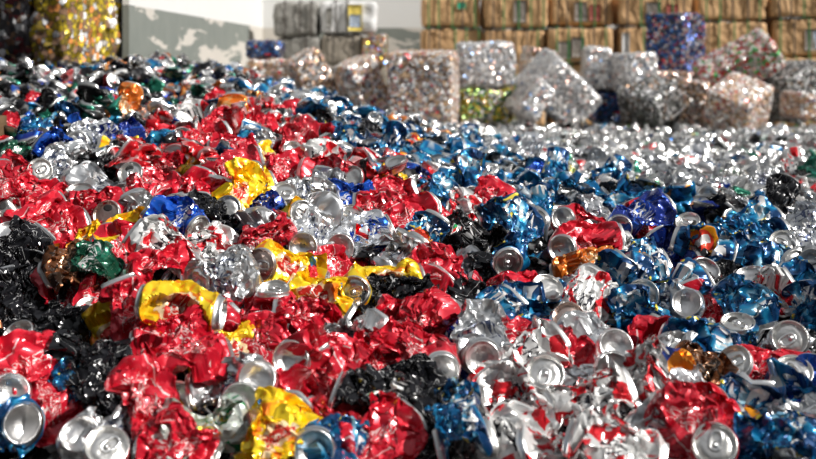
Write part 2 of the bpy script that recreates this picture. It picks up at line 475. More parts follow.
# ------------------------------------------------------------------ placing one can
EYE = np.array([0, 0, CAMZ])
def place(design, form, px, py, ang, ln, tx, ty, label, seed, off=0.0, tint=False, flat=None, width=None, crum=None):
    r = np.random.default_rng(seed * 31 + 5)
    P = hit(px, py)
    s = P[1] / F
    Tc = nrm(EYE - P)
    N = nrm(0.62 * Tc + 0.38 * surf_n(P))
    R = nrm(np.cross([0, 0, 1], Tc)) * 1.0       # points to the photo's left-to-right axis
    R = R if R[0] > 0 else -R
    Uu = nrm(np.cross(N, R)); Uu = Uu if Uu[2] > 0 else -Uu
    a = math.radians(ang)
    ax = R * math.cos(a) + Uu * math.sin(a)
    L = min(ln * s * 1.12, 0.118)
    P = P + Tc * off
    side = np.cross(N, ax)
    if form in 'LB':                               # one end faces out of the heap
        nA = nrm(Tc + tx * R + ty * nrm(np.cross(Tc, R) * (1 if np.cross(Tc, R)[2] > 0 else -1)))
        A = P + Tc * 0.022
        B = P + ax * max(L, 0.05) - Tc * 0.035
        nB = nrm(ax * 0.9 - N * 0.5)
        fl = 0.030 if flat is None else flat
        wd = 0.078 if width is None else width
        cr = 1.0 if crum is None else crum
        return build_can(design, A, nA, B, nB, side, fl, wd, cr, seed, form == 'L', label, tint=tint, sqB=0.45)
    if form == 'S':                                # a flattened body, its broad side out
        A = P - ax * L / 2; B = P + ax * L / 2
        nA = nrm(-ax - N * r.uniform(0.1, 1.0)); nB = nrm(ax - N * r.uniform(0.1, 1.0))
        A = A - N * 0.008; B = B - N * 0.008
        return build_can(design, A, nA, B, nB, side, 0.022 if flat is None else flat, min(0.080, L + 0.006) if width is None else width, 1.15 if crum is None else crum, seed, r.uniform() < 0.5, label, tint=tint, sqA=r.uniform(0.15, 0.5), sqB=r.uniform(0.15, 0.5))
    if form == 'E':                                # a sheet with the end standing edge-on in sight
        A = P - ax * L / 2; B = P + ax * L / 2
        nA = nrm(-ax + N * tx); nB = nrm(ax + N * ty)
        return build_can(design, A, nA, B, nB, side, 0.034 if flat is None else flat, 0.074 if width is None else width, 0.6 if crum is None else crum, seed, True, label, tint=tint, sqA=0.7, sqB=0.6)
def wall_x(y): return -1.28 - 0.041 * (y - 5.2)
SKY, SUN, EXPO, FSTOP = 0.25, 6.2, 0.0, 5.0

HEROES = """
yellow|E|127|231|214|98|0.25|-0.3|big yellow can with an oval red emblem, dented but almost whole|the big yellow can
red|S|56|228|20|66|0|0|broad dark red can crushed into a sheet left of the big yellow can|the broad dark red sheet
red|L|79|190|-60|50|0|2.2|red can whose silver rim shows edge-on above the broad dark red sheet|
red|S|97|207|10|60|0|0|red foil-like can lying between the edge-on rim and the big yellow can|
red|S|36|192|8|62|0|0|long red can crushed flat at the upper end of the left edge|the long flat red can
red|L|106|214|200|50|-0.5|0.3|red can with a pinkish lid half hidden behind the big yellow can|
black|S|18|252|40|70|0|0|black and silver crumpled can at the left edge below the red sheets|the left edge's black can
copper|S|70|268|10|46|0|0|copper brown can flattened below the broad dark red sheet|the copper can
darkgreen|S|96|272|-15|45|0|0|dark green can wedged beside the flattened copper can|
silver|B|173|206|-30|60|-0.4|0.5|silver can with its bright base up, just right of the big yellow can's top|
cobalt|L|198|231|150|50|0.5|-0.2|bright blue can with its round lid turned away from the big yellow can|the bright blue can
white|S|163|247|-35|62|0|0|white can with red stripe and dark script just below the bright blue can|the white scripted can
white|S|204|252|15|62|0|0|pale grey and red can crushed beside the white scripted can|
red|S|152|192|25|70|0|0|red can with white script above the big yellow can's top end|the scripted red can
red|S|192|192|60|50|0|0|red crumpled can right of the scripted red can|
red|S|214|203|75|55|0|0|small upright red foil can beside the beige round lid|
black|S|200|212|60|36|0|0|small black scrap of can tucked behind the bright blue can|
yellow|L|227|209|60|48|-0.2|0.3|yellow can with a beige round lid facing outward|the beige round lid
yellow|S|248|188|20|58|0|0|yellow and orange can crumpled behind the beige round lid|
black|S|233|227|15|66|0|0|glossy black crumpled can below the beige round lid|the glossy black crumple
red|S|267|241|30|64|0|0|red can with silver script folded to a point, above two dull round ends|the pointed red can
silver|B|240|259|60|50|-0.45|0.1|silver can with a dented base beside the pointed red can|
yellow|L|260|265|-20|66|-0.5|-0.05|yellow can with a dull pinkish lid turned left, under the pointed red can|the pinkish lid
silver|B|303|247|60|54|-0.1|0.1|grey can with a large round mirror-bright base, left of the roundel can|the mirror-bright base
yellow|L|303|214|200|48|0.35|0.15|yellow can with a silver lid just above the mirror-bright base|
navy|S|264|214|20|44|0|0|small deep blue can squeezed between the yellow cans|
silver|L|284|192|-10|48|0|1.0|silver can with a crinkled lid tilted up, behind the deep blue scrap|
globe|S|368|242|-8|78|0|0|silver can with a red and blue roundel, crushed broadside|the silver roundel can
globe|B|340|248|25|50|0.05|0.05|silver can with a round base facing out, pressed against the roundel can|
globe|L|350|213|-60|44|0.1|1.3|silver can whose lid tilts up above the roundel can|
cobalt|S|347|198|5|54|0|0|purple blue crumpled can behind the silver roundel can|
red|S|391|194|15|62|0|0|red sheet of a can right of the purple blue can|
red|S|411|212|25|64|0|0|red can with silver script, crushed flat right of the roundel can|the silver-scripted red can
red|S|376|209|-20|44|0|0|small red can edge showing over the silver roundel can|
bluering|S|424|238|60|52|0|0|dark blue can with an orange ring, right of the roundel can|the orange-ringed can
silver|S|405|258|50|46|0|0|pale silver scrap of can under the silver-scripted red can|
blackmark|S|460|238|-22|84|0|0|large black can with silver lines and a small green and red emblem|the lined black can
blue|L|508|263|75|62|0.15|-0.4|deep blue can standing on end with a dark lid, right of the lined black can|the deep blue upright can
white|S|457|212|50|48|0|0|white can with a red mark above the lined black can|
red|S|490|204|55|54|0|0|narrow red can folded lengthwise behind the lined black can|
blue|S|505|214|12|66|0|0|thin long blue can lying across behind the deep blue upright can|
silver|S|516|203|15|58|0|0|crinkled silver can on top of the thin long blue can|
red|B|563|219|-30|52|-0.1|0.1|red can with a bright round base, upper of the stacked pair|the upper red base
red|B|562|249|15|64|-0.2|0.05|red can with a bright round base, lower of the stacked pair|the lower red base
silver|L|536|222|200|46|-0.6|0.2|dull silver can with a dark dented lid beside the upper red base|
navy|B|620|228|30|54|0.05|0.1|deep blue can with a bright round base, right of the stacked red pair|the deep blue can's base
red|S|603|249|20|60|0|0|red strip of can stretching right from the lower red base|
red|S|645|224|-60|54|0|0|dark red and silver can right of the deep blue can's base|
white|S|584|298|-10|68|0|0|silvery white crumpled can above the white lid with red inside|
white|L|569|318|60|52|0.1|0.5|silvery white can with a reddish lid, right of a blue scrap|the reddish lid
blue|S|606|282|55|72|0|0|blue can with white letters, standing slanted left of the tabbed lid|the lettered blue can
bluering|S|639|270|25|56|0|0|blue can with an orange ring behind the tabbed lid|
blue|L|643|295|20|62|-0.05|0.1|blue can with a full silver lid and pull tab facing outward|the tabbed lid
orange|S|586|268|15|56|0|0|orange and dark can in the hollow under the lower red base|
blue|L|548|287|-60|46|0.4|0.9|blue can whose curved silver rim shows left of the orange can|
silver|L|634|251|160|50|0|1.8|grey can with a flat dark lid tilted up under the deep blue can's base|
red|B|706|270|220|66|0.15|0.35|dull red can with a large domed silver base|the big domed base
bluering|S|704|245|-15|54|0|0|blue can with an orange patch behind the big domed base|
blue|S|748|252|-12|72|0|0|light blue can lying long, right of the big domed base|the long light blue can
black|B|750|274|200|50|-0.3|0.9|dark can with an oval black end under the long light blue can|the oval black end
silver|L|783|242|-10|48|0.05|0.6|silver can with a bright white lid near the right edge|
blue|S|773|264|-20|62|0|0|blue can folded across below the bright white lid|
silver|L|797|264|-30|50|0.6|0.1|blue-grey can with a lid turned sideways near the right edge|
blue|S|806|286|-30|60|0|0|blue can with yellow lower edge at the right edge|
silver|B|812|262|0|50|-0.2|0.2|silver can cut by the right edge, base facing out|
blue|S|744|305|-50|56|0|0|blue striped sliver of can above the small yellow-marked blue can|
white|S|770|292|40|50|0|0|white can with red and yellow mark under the folded blue can|
red|S|700|304|-60|50|0|0|narrow dark red can below the big domed base|
silver|B|687|303|200|46|-0.2|0.4|small silver can end beside the narrow dark red can|
silver|L|687|327|-40|52|0|1.1|silver can with a flat white lid and dark pull tab|the flat white lid
blue|L|738|322|-80|52|0|1.6|small blue can, yellow-marked, with its lid seen edge-on|the yellow-marked blue can
silver|L|790|338|-100|52|0.05|0.25|can with a clean square-dented lid facing up, near the right edge|the square-dented lid
red|L|733|362|-5|68|-0.35|0.5|red can with a matt grey round end, below the yellow-marked blue can|the matt grey end
blue|L|794|371|-70|64|0.1|0.7|blue can with a crumpled lid below the square-dented lid|the crumpled lid
blue|S|702|346|-15|70|0|0|blue can with yellow print between the flat white lid and matt grey end|
copper|S|701|371|-25|62|0|0|brown and black shredded can left of the matt grey end|the brown shredded can
orangeband|L|709|401|150|58|0.1|0.7|can with an orange band and a dented grey lid|the orange-banded can
bluering|S|745|409|70|60|0|0|blue and white can with an orange ring, below the matt grey end|the white-blue ringed can
blue|S|780|400|70|60|0|0|pale blue can standing between the ringed can and the crumpled lid|
cobalt|S|808|394|75|66|0|0|bright blue folded can at the right edge below the crumpled lid|
red|L|715|444|150|64|0.05|0.3|red can with a silver rimmed lid at the bottom edge of the heap|the bottom red lid
red|S|700|424|10|74|0|0|long red can lying just above the bottom red lid|
blue|S|774|444|10|74|0|0|blue crumpled can in the lowest right of the heap|the lowest blue crumple
silver|S|800|428|30|60|0|0|greyish silver crumple above the lowest blue crumple|
white|L|545|373|200|66|0.1|0.5|big silvery white and red can with its lid facing up|the white can's lid
white|S|528|352|35|74|0|0|silvery white sheet of can behind the white can's lid|
white|S|590|394|20|76|0|0|white can with black script and a red border, crushed broadside|the black-scripted white can
red|S|566|350|-28|74|0|0|bright red and silver fold of can behind the black-scripted white can|
silver|B|616|346|160|50|0.25|0.3|silver can with a bright dome, upper of two domes|the upper bright dome
silver|B|614|369|200|50|0.2|0.15|silver can with a bright dome, lower of two domes|the lower bright dome
white|S|512|400|-50|72|0|0|silvery white can with a red corner, left of the black-scripted white can|
white|S|657|386|-65|86|0|0|tall red and silver can right of the lower bright dome|the tall red and silver can
white|S|632|412|-50|84|0|0|red and white can lying along the tall red and silver can|
white|S|566|440|10|86|0|0|red and white can along the bottom below the black-scripted white can|the bottom red and white can
white|S|616|448|-12|84|0|0|pale red-marked can in the bottom row under the tall red and silver can|
silver|S|681|368|-55|62|0|0|dull silver can between the tall red can and the brown shredded can|
red|S|392|362|32|88|0|0|bright red can crushed long, left of a silver ring lid|the long bright red can
red|B|442|372|150|62|0.3|-0.25|red can with a silver ring end turned down|the silver ring end
silver|B|482|358|90|50|0.1|-0.1|dull grey can with a dark round end right of the silver ring end|the dark round end
black|S|406|400|20|78|0|0|black can crushed flat below the long bright red can|
black|S|426|424|50|70|0|0|black and silver can left of the lower blue scraps|
blue|S|460|403|15|36|0|0|shredded dark blue can below the silver ring end|the shredded blue can
blue|S|464|440|15|46|0|0|turquoise can with a yellow patch at the bottom of the heap|the turquoise can
red|S|378|437|35|80|0|0|red can with silver streaks at the bottom, below the emblem black can|the bottom streaked red can
red|B|291|359|-15|70|-0.25|0.05|red can with a clear round base facing out, near the heap's front|the clear round base
red|S|331|388|-65|88|0|0|tall crumpled red can right of the clear round base|the tall crumpled red can
blackmark|S|374|400|-20|70|0|0|black can with a small white and green emblem|the emblem black can
red|S|368|367|50|64|0|0|red can folded above the emblem black can|
red|S|284|402|30|70|0|0|dark red can below the clear round base|
yellow|S|276|434|60|78|0|0|yellow and orange can at the bottom with a pale rim|the bottom yellow can
blue|B|314|450|-20|60|0|-0.2|light blue can end at the bottom between yellow and red|
red|S|330|432|-40|70|0|0|red can right of the bottom yellow can|
red|S|187|362|10|84|0|0|red can with pale block print, crushed broadside|the block-print red can
silver|B|257|379|190|58|0.0|0.25|silver can with a striped-bright base behind the glassy base|the striped-bright base
silver|B|240|402|-70|60|-0.1|0.3|silver can with a large glassy base near the bottom|the glassy base
green|S|204|428|15|96|0|0|silver and green can with a yellow and red emblem|the green emblem can
red|S|178|448|-15|70|0|0|red can at the bottom below the green emblem can|
red|S|142|402|-70|92|0|0|narrow red can hanging down left of the green emblem can|the narrow hanging red can
red|S|26|368|30|82|0|0|red can with white print at the left edge, low in the heap|the left edge's printed red can
silver|B|10|392|200|60|0.1|0.3|silver can with an oval base cut by the left edge|
blue|B|23|424|190|60|-0.15|0.1|blue can with a large oval base near the lower left corner|the corner oval base
silver|B|79|434|-20|62|-0.1|0.7|silver can with a blank oval end in the bottom row|the blank oval end
red|S|51|402|-70|80|0|0|upright red can between the corner oval base and the blue scrap|
blue|S|72|390|25|56|0|0|small blue torn can in the dark hollow below the big black can|
black|S|88|362|-12|96|0|0|big black can in the dark hollow right of the printed red can|the big black can
silver|L|107|446|20|56|0.1|0.5|silver can end with a dark lid right of the blank oval end|
yellow|E|182|308|-12|86|-0.4|0.3|second big yellow can with an orange and red print, lying flat|the second yellow can
silver|S|222|280|10|68|0|0|pale grey can with a white triangle mark above the second yellow can|the pale grey can
red|S|131|312|-70|80|0|0|tall red can left of the second yellow can|the tall left red can
red|S|163|272|15|66|0|0|red can lying above the second yellow can|
red|S|176|337|10|70|0|0|red crumple right under the second yellow can|
red|L|273|288|-80|64|0|2.4|red can with a long silver rim seen edge-on|the long silver rim
red|S|250|322|-18|88|0|0|long red can with white highlights below the long silver rim|
red|S|306|325|-25|72|0|0|red can with a silver tear below the yellow tail|
yellow|S|319|301|-30|62|0|0|thin yellow can trailing left of the yellow can with the round lid|
yellow|L|353|292|12|74|-0.35|0.1|yellow can with a whole round lid facing out, at the heap's middle|the yellow can's round lid
black|S|399|297|-10|86|0|0|long black can crushed beside the yellow can's round lid|the long black can
silver|S|354|331|25|56|0|0|bright silver foil can above the long bright red can|the bright silver foil
red|S|436|272|-45|76|0|0|red and white crumpled can right of the long black can|the red and white crumple
red|S|503|286|-4|92|0|0|long flat red can lying level below the deep blue upright can|the level red can
red|S|425|322|40|76|0|0|red can below the long black can|
blue|S|493|318|50|68|0|0|blue folded can under the level red can|the folded blue can
blue|S|522|308|80|48|0|0|small blue can with a curled silver edge right of the folded blue can|
red|S|517|341|-20|54|0|0|dark red can in the hollow left of the silvery white sheet|
red|B|182|136|-15|56|-0.1|0.5|red can with a silver cap-like base at the top of the red patch|the cap-like base
red|S|205|133|15|58|0|0|red can lying right of the cap-like base|
red|S|170|163|10|76|0|0|broad glossy red can at the top of the red patch|the broad glossy red can
red|L|130|173|-20|56|-0.35|0.5|red can with a grooved silver lid left of the broad glossy red can|the grooved lid
red|L|207|174|20|54|0.1|0.5|red can with a pink-tinged lid right of the broad glossy red can|
navy|S|120|140|20|46|0|0|blue can with red and white marks above the grooved lid|
yellow|S|122|149|-15|42|0|0|small yellow can end just above the grooved lid|
copper|B|99|131|-75|46|0.1|0.4|copper can with a shining copper end in the black patch|the shining copper end
orange|E|233|113|86|48|0.1|-0.2|upright orange can behind the red patch|the upright orange can
red|S|213|106|50|46|0|0|bright red can slanting up left of the upright orange can|
red|S|259|132|8|56|0|0|red can with a white edge below the upright orange can|
yellow|S|272|161|-60|42|0|0|yellow can with red print on the red patch's far slope|the far yellow can
red|S|234|150|-5|62|0|0|dark red crushed can left of the far yellow can|
silver|B|77|141|20|34|0.1|0.3|silver can end right of the blue crumple in the black patch|
cobalt|S|60|153|-35|48|0|0|bright blue crumple in the black patch at the left|the bright blue crumple
silver|L|40|170|20|46|0.1|0.3|silver can with a brownish lid above the long flat red can|the brownish lid
silver|L|28|143|10|46|-0.1|0.7|silver can with a dull oval lid near the left edge's post|
blue|S|42|134|-30|52|0|0|long blue can pointing at the bright blue crumple|
red|S|34|108|60|40|0|0|red can with a pink end high at the left edge|
"""

# ------------------------------------------------------------------ bales
def hsh(ix, iy, iz, k, seed):
    h = np.sin(ix * 127.1 + iy * 311.7 + iz * 74.7 + k * 53.3 + seed * 17.17) * 43758.5453
    return h - np.floor(h)
def cells(p, size, seed):                 # nearest jittered cell: its own little tilted plane
    q = p / size; b = np.floor(q)
    best = np.full(len(p), 9.0); tilt = np.zeros((len(p), 3)); off = np.zeros(len(p))
    for i in (-1, 0, 1):
        for j in (-1, 0, 1):
            for k in (-1, 0, 1):
                c = b + (i, j, k)
                f = c + np.stack([hsh(c[:, 0], c[:, 1], c[:, 2], n, seed) for n in range(3)], -1)
                d = q - f; dd = (d ** 2).sum(1)
                m = dd < best
                best[m] = dd[m]
                t = np.stack([hsh(c[:, 0], c[:, 1], c[:, 2], n, seed + 3) for n in range(3)], -1) - 0.5
                off[m] = (d * t).sum(1)[m] * 1.4 + (hsh(c[:, 0], c[:, 1], c[:, 2], 7, seed)[m] - 0.5) * 0.5
    return off
def bale_mesh(name, sx, sy, sz, seed, step=0.016, cell=0.036, amp=0.016, rad=0.03, lump=0.02):
    n = [max(6, int(round(s / step))) for s in (sx, sy, sz)]
    V, Q = [], []; k = 0
    h = np.array([sx, sy, sz]) / 2
    for ax in range(3):
        u, v = (ax + 1) % 3, (ax + 2) % 3
        for sgn in (-1, 1):
            a, b = np.meshgrid(np.linspace(-1, 1, n[u] + 1), np.linspace(-1, 1, n[v] + 1))
            P = np.zeros((a.size, 3)); P[:, ax] = sgn; P[:, u] = a.ravel(); P[:, v] = b.ravel()
            V.append(P); Q.append(grid_quads(n[u] + 1, n[v] + 1, False)[:, ::sgn] + k); k += len(P)
    V = np.vstack(V); Q = np.vstack(Q)
    key = np.round(V * 100000).astype(np.int64)
    _, first, inv = np.unique(key, axis=0, return_index=True, return_inverse=True)
    V = V[first] * h; Q = inv.ravel()[Q]
    inner = np.clip(V, -(h - rad), h - rad)
    d = V - inner
    nn = d / (np.linalg.norm(d, axis=1, keepdims=True) + 1e-9)
    V = inner + nn * rad
    off = cells(V + 50, cell, seed) * amp
    r = np.random.default_rng(seed)
    lo = sum(np.sin(V @ (r.normal(size=3) * w) + r.uniform(0, 6)) for w in (6, 9, 14, 20)) * lump / 3
    V = V + nn * (off + lo)[:, None]
    return mesh(name, V, Q)
def can_bale_mat(name, pal, met=0.5, scale=58.0, tilt=1.0, rough=0.32):
    g = G(name)
    vn = g.n('ShaderNodeTexVoronoi'); g.put(vn.inputs['Vector'], g.obj()); vn.inputs['Scale'].default_value = scale
    sp = g.n('ShaderNodeSeparateColor'); g.put(sp.inputs[0], vn.outputs['Color'])
    tot = sum(w for _, w in pal); x = 0; st = []
    for c, w in pal:
        st.append((x / tot, c)); x += w
    c = g.ramp(sp.outputs[0], st, 'CONSTANT')
    geo = g.n('ShaderNodeNewGeometry')
    sub = g.n('ShaderNodeVectorMath', operation='SUBTRACT'); g.put(sub.inputs[0], vn.outputs['Color']); sub.inputs[1].default_value = (0.5, 0.5, 0.5)
    scl = g.n('ShaderNodeVectorMath', operation='SCALE'); g.put(scl.inputs[0], sub.outputs[0]); scl.inputs['Scale'].default_value = tilt
    add = g.n('ShaderNodeVectorMath', operation='ADD'); g.put(add.inputs[0], geo.outputs['Normal']); g.put(add.inputs[1], scl.outputs[0])
    no = g.n('ShaderNodeVectorMath', operation='NORMALIZE'); g.put(no.inputs[0], add.outputs[0])
    edge = g.n('ShaderNodeTexVoronoi', feature='DISTANCE_TO_EDGE'); g.put(edge.inputs['Vector'], g.obj()); edge.inputs['Scale'].default_value = scale
    c = g.mx(g.lt(edge.outputs['Distance'], 0.05), c, (0.05, 0.045, 0.04))
    return g.bsdf(c, met, rough, 0.0, no.outputs[0])
SIL, LSIL, DK, TAN, BRN, PNK, WHT = (0.72, 0.72, 0.72), (0.85, 0.85, 0.85), (0.08, 0.08, 0.09), (0.74, 0.48, 0.28), (0.30, 0.18, 0.11), (0.80, 0.50, 0.42), (0.92, 0.88, 0.84)
GRN, DGR, BLU, NVY, REDC, YEL, ORG, BLK = (0.08, 0.45, 0.12), (0.04, 0.2, 0.08), (0.05, 0.16, 0.42), (0.015, 0.04, 0.16), (0.60, 0.04, 0.05), (0.72, 0.58, 0.06), (0.75, 0.30, 0.08), (0.02, 0.02, 0.022)
BM = {
    'tan': can_bale_mat('tan_bale_cans', [(PNK, 3.5), (TAN, 4), (WHT, 4), (BRN, 1.8), (SIL, 2), (REDC, 0.4), (NVY, 0.2)], 0.3),
    'silver': can_bale_mat('silver_bale_cans', [(SIL, 4), (LSIL, 4), (WHT, 3), ((0.4, 0.42, 0.46), 2.5), (PNK, 0.6), ((0.15, 0.25, 0.45), 0.3)], 0.4),
    'brownsilver': can_bale_mat('brown_silver_bale_cans', [(SIL, 3), (BRN, 3), (TAN, 3), (PNK, 2), (WHT, 1.5), (DK, 1.5)]),
    'yellowgreen': can_bale_mat('yellow_green_bale_cans', [(YEL, 4), (DGR, 2), (SIL, 2), (WHT, 1.6), (BRN, 1.5), ((0.25, 0.4, 0.08), 2)], 0.3),
    'blue': can_bale_mat('dark_blue_bale_cans', [(NVY, 4), (BLU, 3.5), (SIL, 1), (REDC, 0.9), (DK, 2)], 0.7),
    'bluered': can_bale_mat('blue_red_bale_cans', [(NVY, 4), (BLU, 2.5), (SIL, 2), (REDC, 1.2), (DK, 2), (PNK, 1)], 0.75),
    'darksilver': can_bale_mat('dark_silver_bale_cans', [(DK, 4), (SIL, 2), ((0.25, 0.26, 0.24), 4), (LSIL, 1.4), (BRN, 1)]),
    'redgreen': can_bale_mat('red_green_bale_cans', [((0.75, 0.05, 0.06), 3.4), ((0.08, 0.55, 0.14), 2), (WHT, 4), (PNK, 3), (SIL, 1.5)], 0.2, 46.0),
    'gold': can_bale_mat('gold_bale_cans', [((0.62, 0.46, 0.03), 5), (ORG, 1.6), (SIL, 1.0), (WHT, 0.7), (BRN, 1.8), ((0.25, 0.18, 0.03), 2)], 0.2, 38.0),
    'maroon': can_bale_mat('maroon_bale_cans', [((0.18, 0.03, 0.04), 3), (DK, 3), (SIL, 2), (BRN, 2), (YEL, 0.5)], 0.4, 38.0),
    'olive': can_bale_mat('olive_bale_cans', [((0.30, 0.22, 0.03), 4), (BRN, 3), (YEL, 1.5), (DK, 2), (SIL, 1.4)], 0.4, 38.0),
    'mixed': can_bale_mat('mixed_bale_cans', [(TAN, 2), (SIL, 3), (ORG, 1.2), (REDC, 1), (YEL, 1), (BLU, 0.6), (GRN, 0.5), (BRN, 2)], 0.7),
}
def sheet_mat(name, c1, c2, rough=0.6, freq=16.0, contrast=0.35):
    g = G(name)
    o = g.obj()
    sp = g.n('ShaderNodeSeparateXYZ'); g.put(sp.inputs[0], o)
    n = g.noise(g.xyz(g.m('MULTIPLY', sp.outputs[0], freq), g.m('MULTIPLY', sp.outputs[1], freq), g.m('MULTIPLY', sp.outputs[2], freq * 0.22)), 1.0, 4.0, 0.3)
    c = g.ramp(n, [(0.5 - contrast, c1), (0.5 + contrast, c2)])
    return g.bsdf(c, 0.0, rough, 0.0, g.bump(g.noise(o, 22.0, 4.0), 0.6, 0.02))
M_BOARD = sheet_mat('brown_board', (0.30, 0.16, 0.065), (0.82, 0.52, 0.26), 0.7)
M_GREY = sheet_mat('grey_wrap', (0.12, 0.115, 0.10), (0.30, 0.29, 0.265), 0.6)
M_GREYB = sheet_mat('grey_brown_wrap', (0.16, 0.135, 0.105), (0.36, 0.32, 0.26), 0.6)
M_WHITEW = sheet_mat('white_wrap', (0.42, 0.42, 0.42), (0.78, 0.78, 0.77), 0.45)
M_GSTRAP = plain('green_strap', (0.05, 0.20, 0.06), 0.0, 0.5)
M_DSTRAP = plain('dark_strap', (0.07, 0.06, 0.05), 0.2, 0.5)
M_RSTRAP = plain('red_strap', (0.5, 0.05, 0.04), 0.0, 0.5)
M_PRINT = sheet_mat('dark_print', (0.05, 0.045, 0.04), (0.30, 0.26, 0.22), 0.7, 30.0)
M_PRED = sheet_mat('red_print_panel', (0.20, 0.03, 0.025), (0.30, 0.07, 0.05), 0.7, 30.0)
M_PGRN = plain('green_panel', (0.02, 0.30, 0.16), 0.0, 0.5)
M_PBLU = sheet_mat('blue_white_panel', (0.05, 0.14, 0.30), (0.62, 0.66, 0.68), 0.5, 40.0)
M_PYEL = sheet_mat('yellow_panel', (0.60, 0.45, 0.06), (0.75, 0.60, 0.15), 0.5, 30.0)
FOOT = []
def bale(cx, cz, Y, w, h, dep, mat, label, rz=0, rx=0, ry=0, seed=1, cat='bale', group=None, kind='crushed_can_bale', foot=True, **kw):
    """cx, cz: picture position of the front face's centre, Y its distance; w, h in picture pixels there."""
    W, Hh = w / F * Y, h / F * Y
    c = at(cx, cz, Y)
    rot = Euler((math.radians(rx), math.radians(ry), math.radians(rz)), 'XYZ')
    root = empty(kind, (0, 0, 0))
    root.rotation_euler = rot
    cc = Vector(c) + Vector((0, dep / 2, 0))
    root.location = cc
    b = link('body', bale_mesh('body', W, dep, Hh, seed, **kw), mat, root)
    R = rot.to_matrix()
    lo = min((R @ Vector((a * W / 2, d * dep / 2, e * Hh / 2)))[2] for a in (-1, 1) for d in (-1, 1) for e in (-1, 1))
    root.location.z = max(root.location.z, -lo + 0.01)
    tag(root, label, cat, group)
    if foot:
        ex = max(abs((R @ Vector((a * W / 2, d * dep / 2, e * Hh / 2)))[0]) for a in (-1, 1) for d in (-1, 1) for e in (-1, 1))
        ey = max(abs((R @ Vector((a * W / 2, d * dep / 2, e * Hh / 2)))[1]) for a in (-1, 1) for d in (-1, 1) for e in (-1, 1))
        k = 0.72
        FOOT.append((cc[0] - ex * k, cc[0] + ex * k, cc[1] - ey * k, cc[1] + ey * k + 0.1))
    return root, W, Hh, dep
def strap(root, x, dep, Hh, mat, wd=0.014, t=0.006):
    a, b = dep / 2 + 0.016, Hh / 2 + 0.014
    loop = [(-a, -b), (a, -b), (a, b), (-a, b)]
    V = []
    for (y, z) in loop:
        s = np.array([y, z]); o = s * (1 + t / np.abs(s))
        for xx in (x - wd / 2, x + wd / 2):
            V.append((xx, y, z)); V.append((xx, o[0], o[1]))
    Q = []
    for i in range(4):
        p, q = i * 4, ((i + 1) % 4) * 4
        Q += [(p, p + 2, q + 2, q), (p + 1, q + 1, q + 3, p + 3), (p, q, q + 1, p + 1), (p + 2, p + 3, q + 3, q + 2)]
    return link('strap', mesh('strap', V, Q, smooth=False), mat, root)
def panel(root, x, z, w, h, dep, mat, name='printed_panel'):
    n = 6
    a, b = np.meshgrid(np.linspace(-1, 1, n), np.linspace(-1, 1, n))
    f = np.stack([x + a * w / 2, -dep / 2 - 0.018 - 0.004 * np.sin(a * 5 + b * 3), z + b * h / 2], -1).reshape(-1, 3)
    bk = f + (0, 0.02, 0)
    q = grid_quads(n, n, False)
    V = np.vstack([f, bk]); rim = []
    ring = list(range(n)) + [n - 1 + n * i for i in range(1, n)] + [n * n - 1 - i for i in range(1, n)] + [n * (n - 1 - i) for i in range(1, n - 1)]
    for i, k in enumerate(ring):
        k2 = ring[(i + 1) % len(ring)]; rim.append((k, k2, k2 + n * n, k + n * n))
    return link(name, mesh(name, V, np.vstack([q, q[:, ::-1] + n * n, rim])), mat, root)

# brown board bales, stacked against the far end of the yard
YB = 11.0
BOARD = [
    (422, 480, -4, 27, 'brown board bale in the top row, nearest the white wall corner'),
    (484, 548, -10, 28, 'brown board bale in the top row above the square silver can bale'),
    (550, 613, -7, 26, 'brown board bale in the top row with a grey and red printed patch'),
    (619, 693, -7, 25, 'brown board bale in the top row with a dark print, behind the upright blue bale'),
    (697, 767, -9, 20, 'brown board bale in the top row above the red and green bale'),
    (772, 836, -9, 17, 'brown board bale in the top row cut by the right edge'),
    (421, 483, 29, 62, 'brown board bale in the second row, mostly behind the big tan bale'),
    (485, 546, 30, 62, 'brown board bale in the second row right behind the silver bale'),
    (548, 613, 28, 62, 'brown board bale in the second row with two grey patches, above the low brown one'),
    (620, 694, 27, 62, 'brown board bale in the second row with a white left end, above twin silver bales'),
    (700, 768, 22, 60, 'brown board bale in the second row with green straps, behind the red and green bale'),
    (774, 838, 19, 56, 'brown board bale in the second row with a dark and white printed patch'),
    (552, 616, 64, 127, 'low brown board bale under the two-patched one, beside the twin silver bales'),
    (776, 840, 58, 127, 'low brown board bale peeping out above the black and silver bale'),
    (700, 768, 62, 127, None), (620, 692, 64, 127, None), (485, 546, 64, 127, None), (421, 483, 64, 127, None),
]
rb = np.random.default_rng(5)
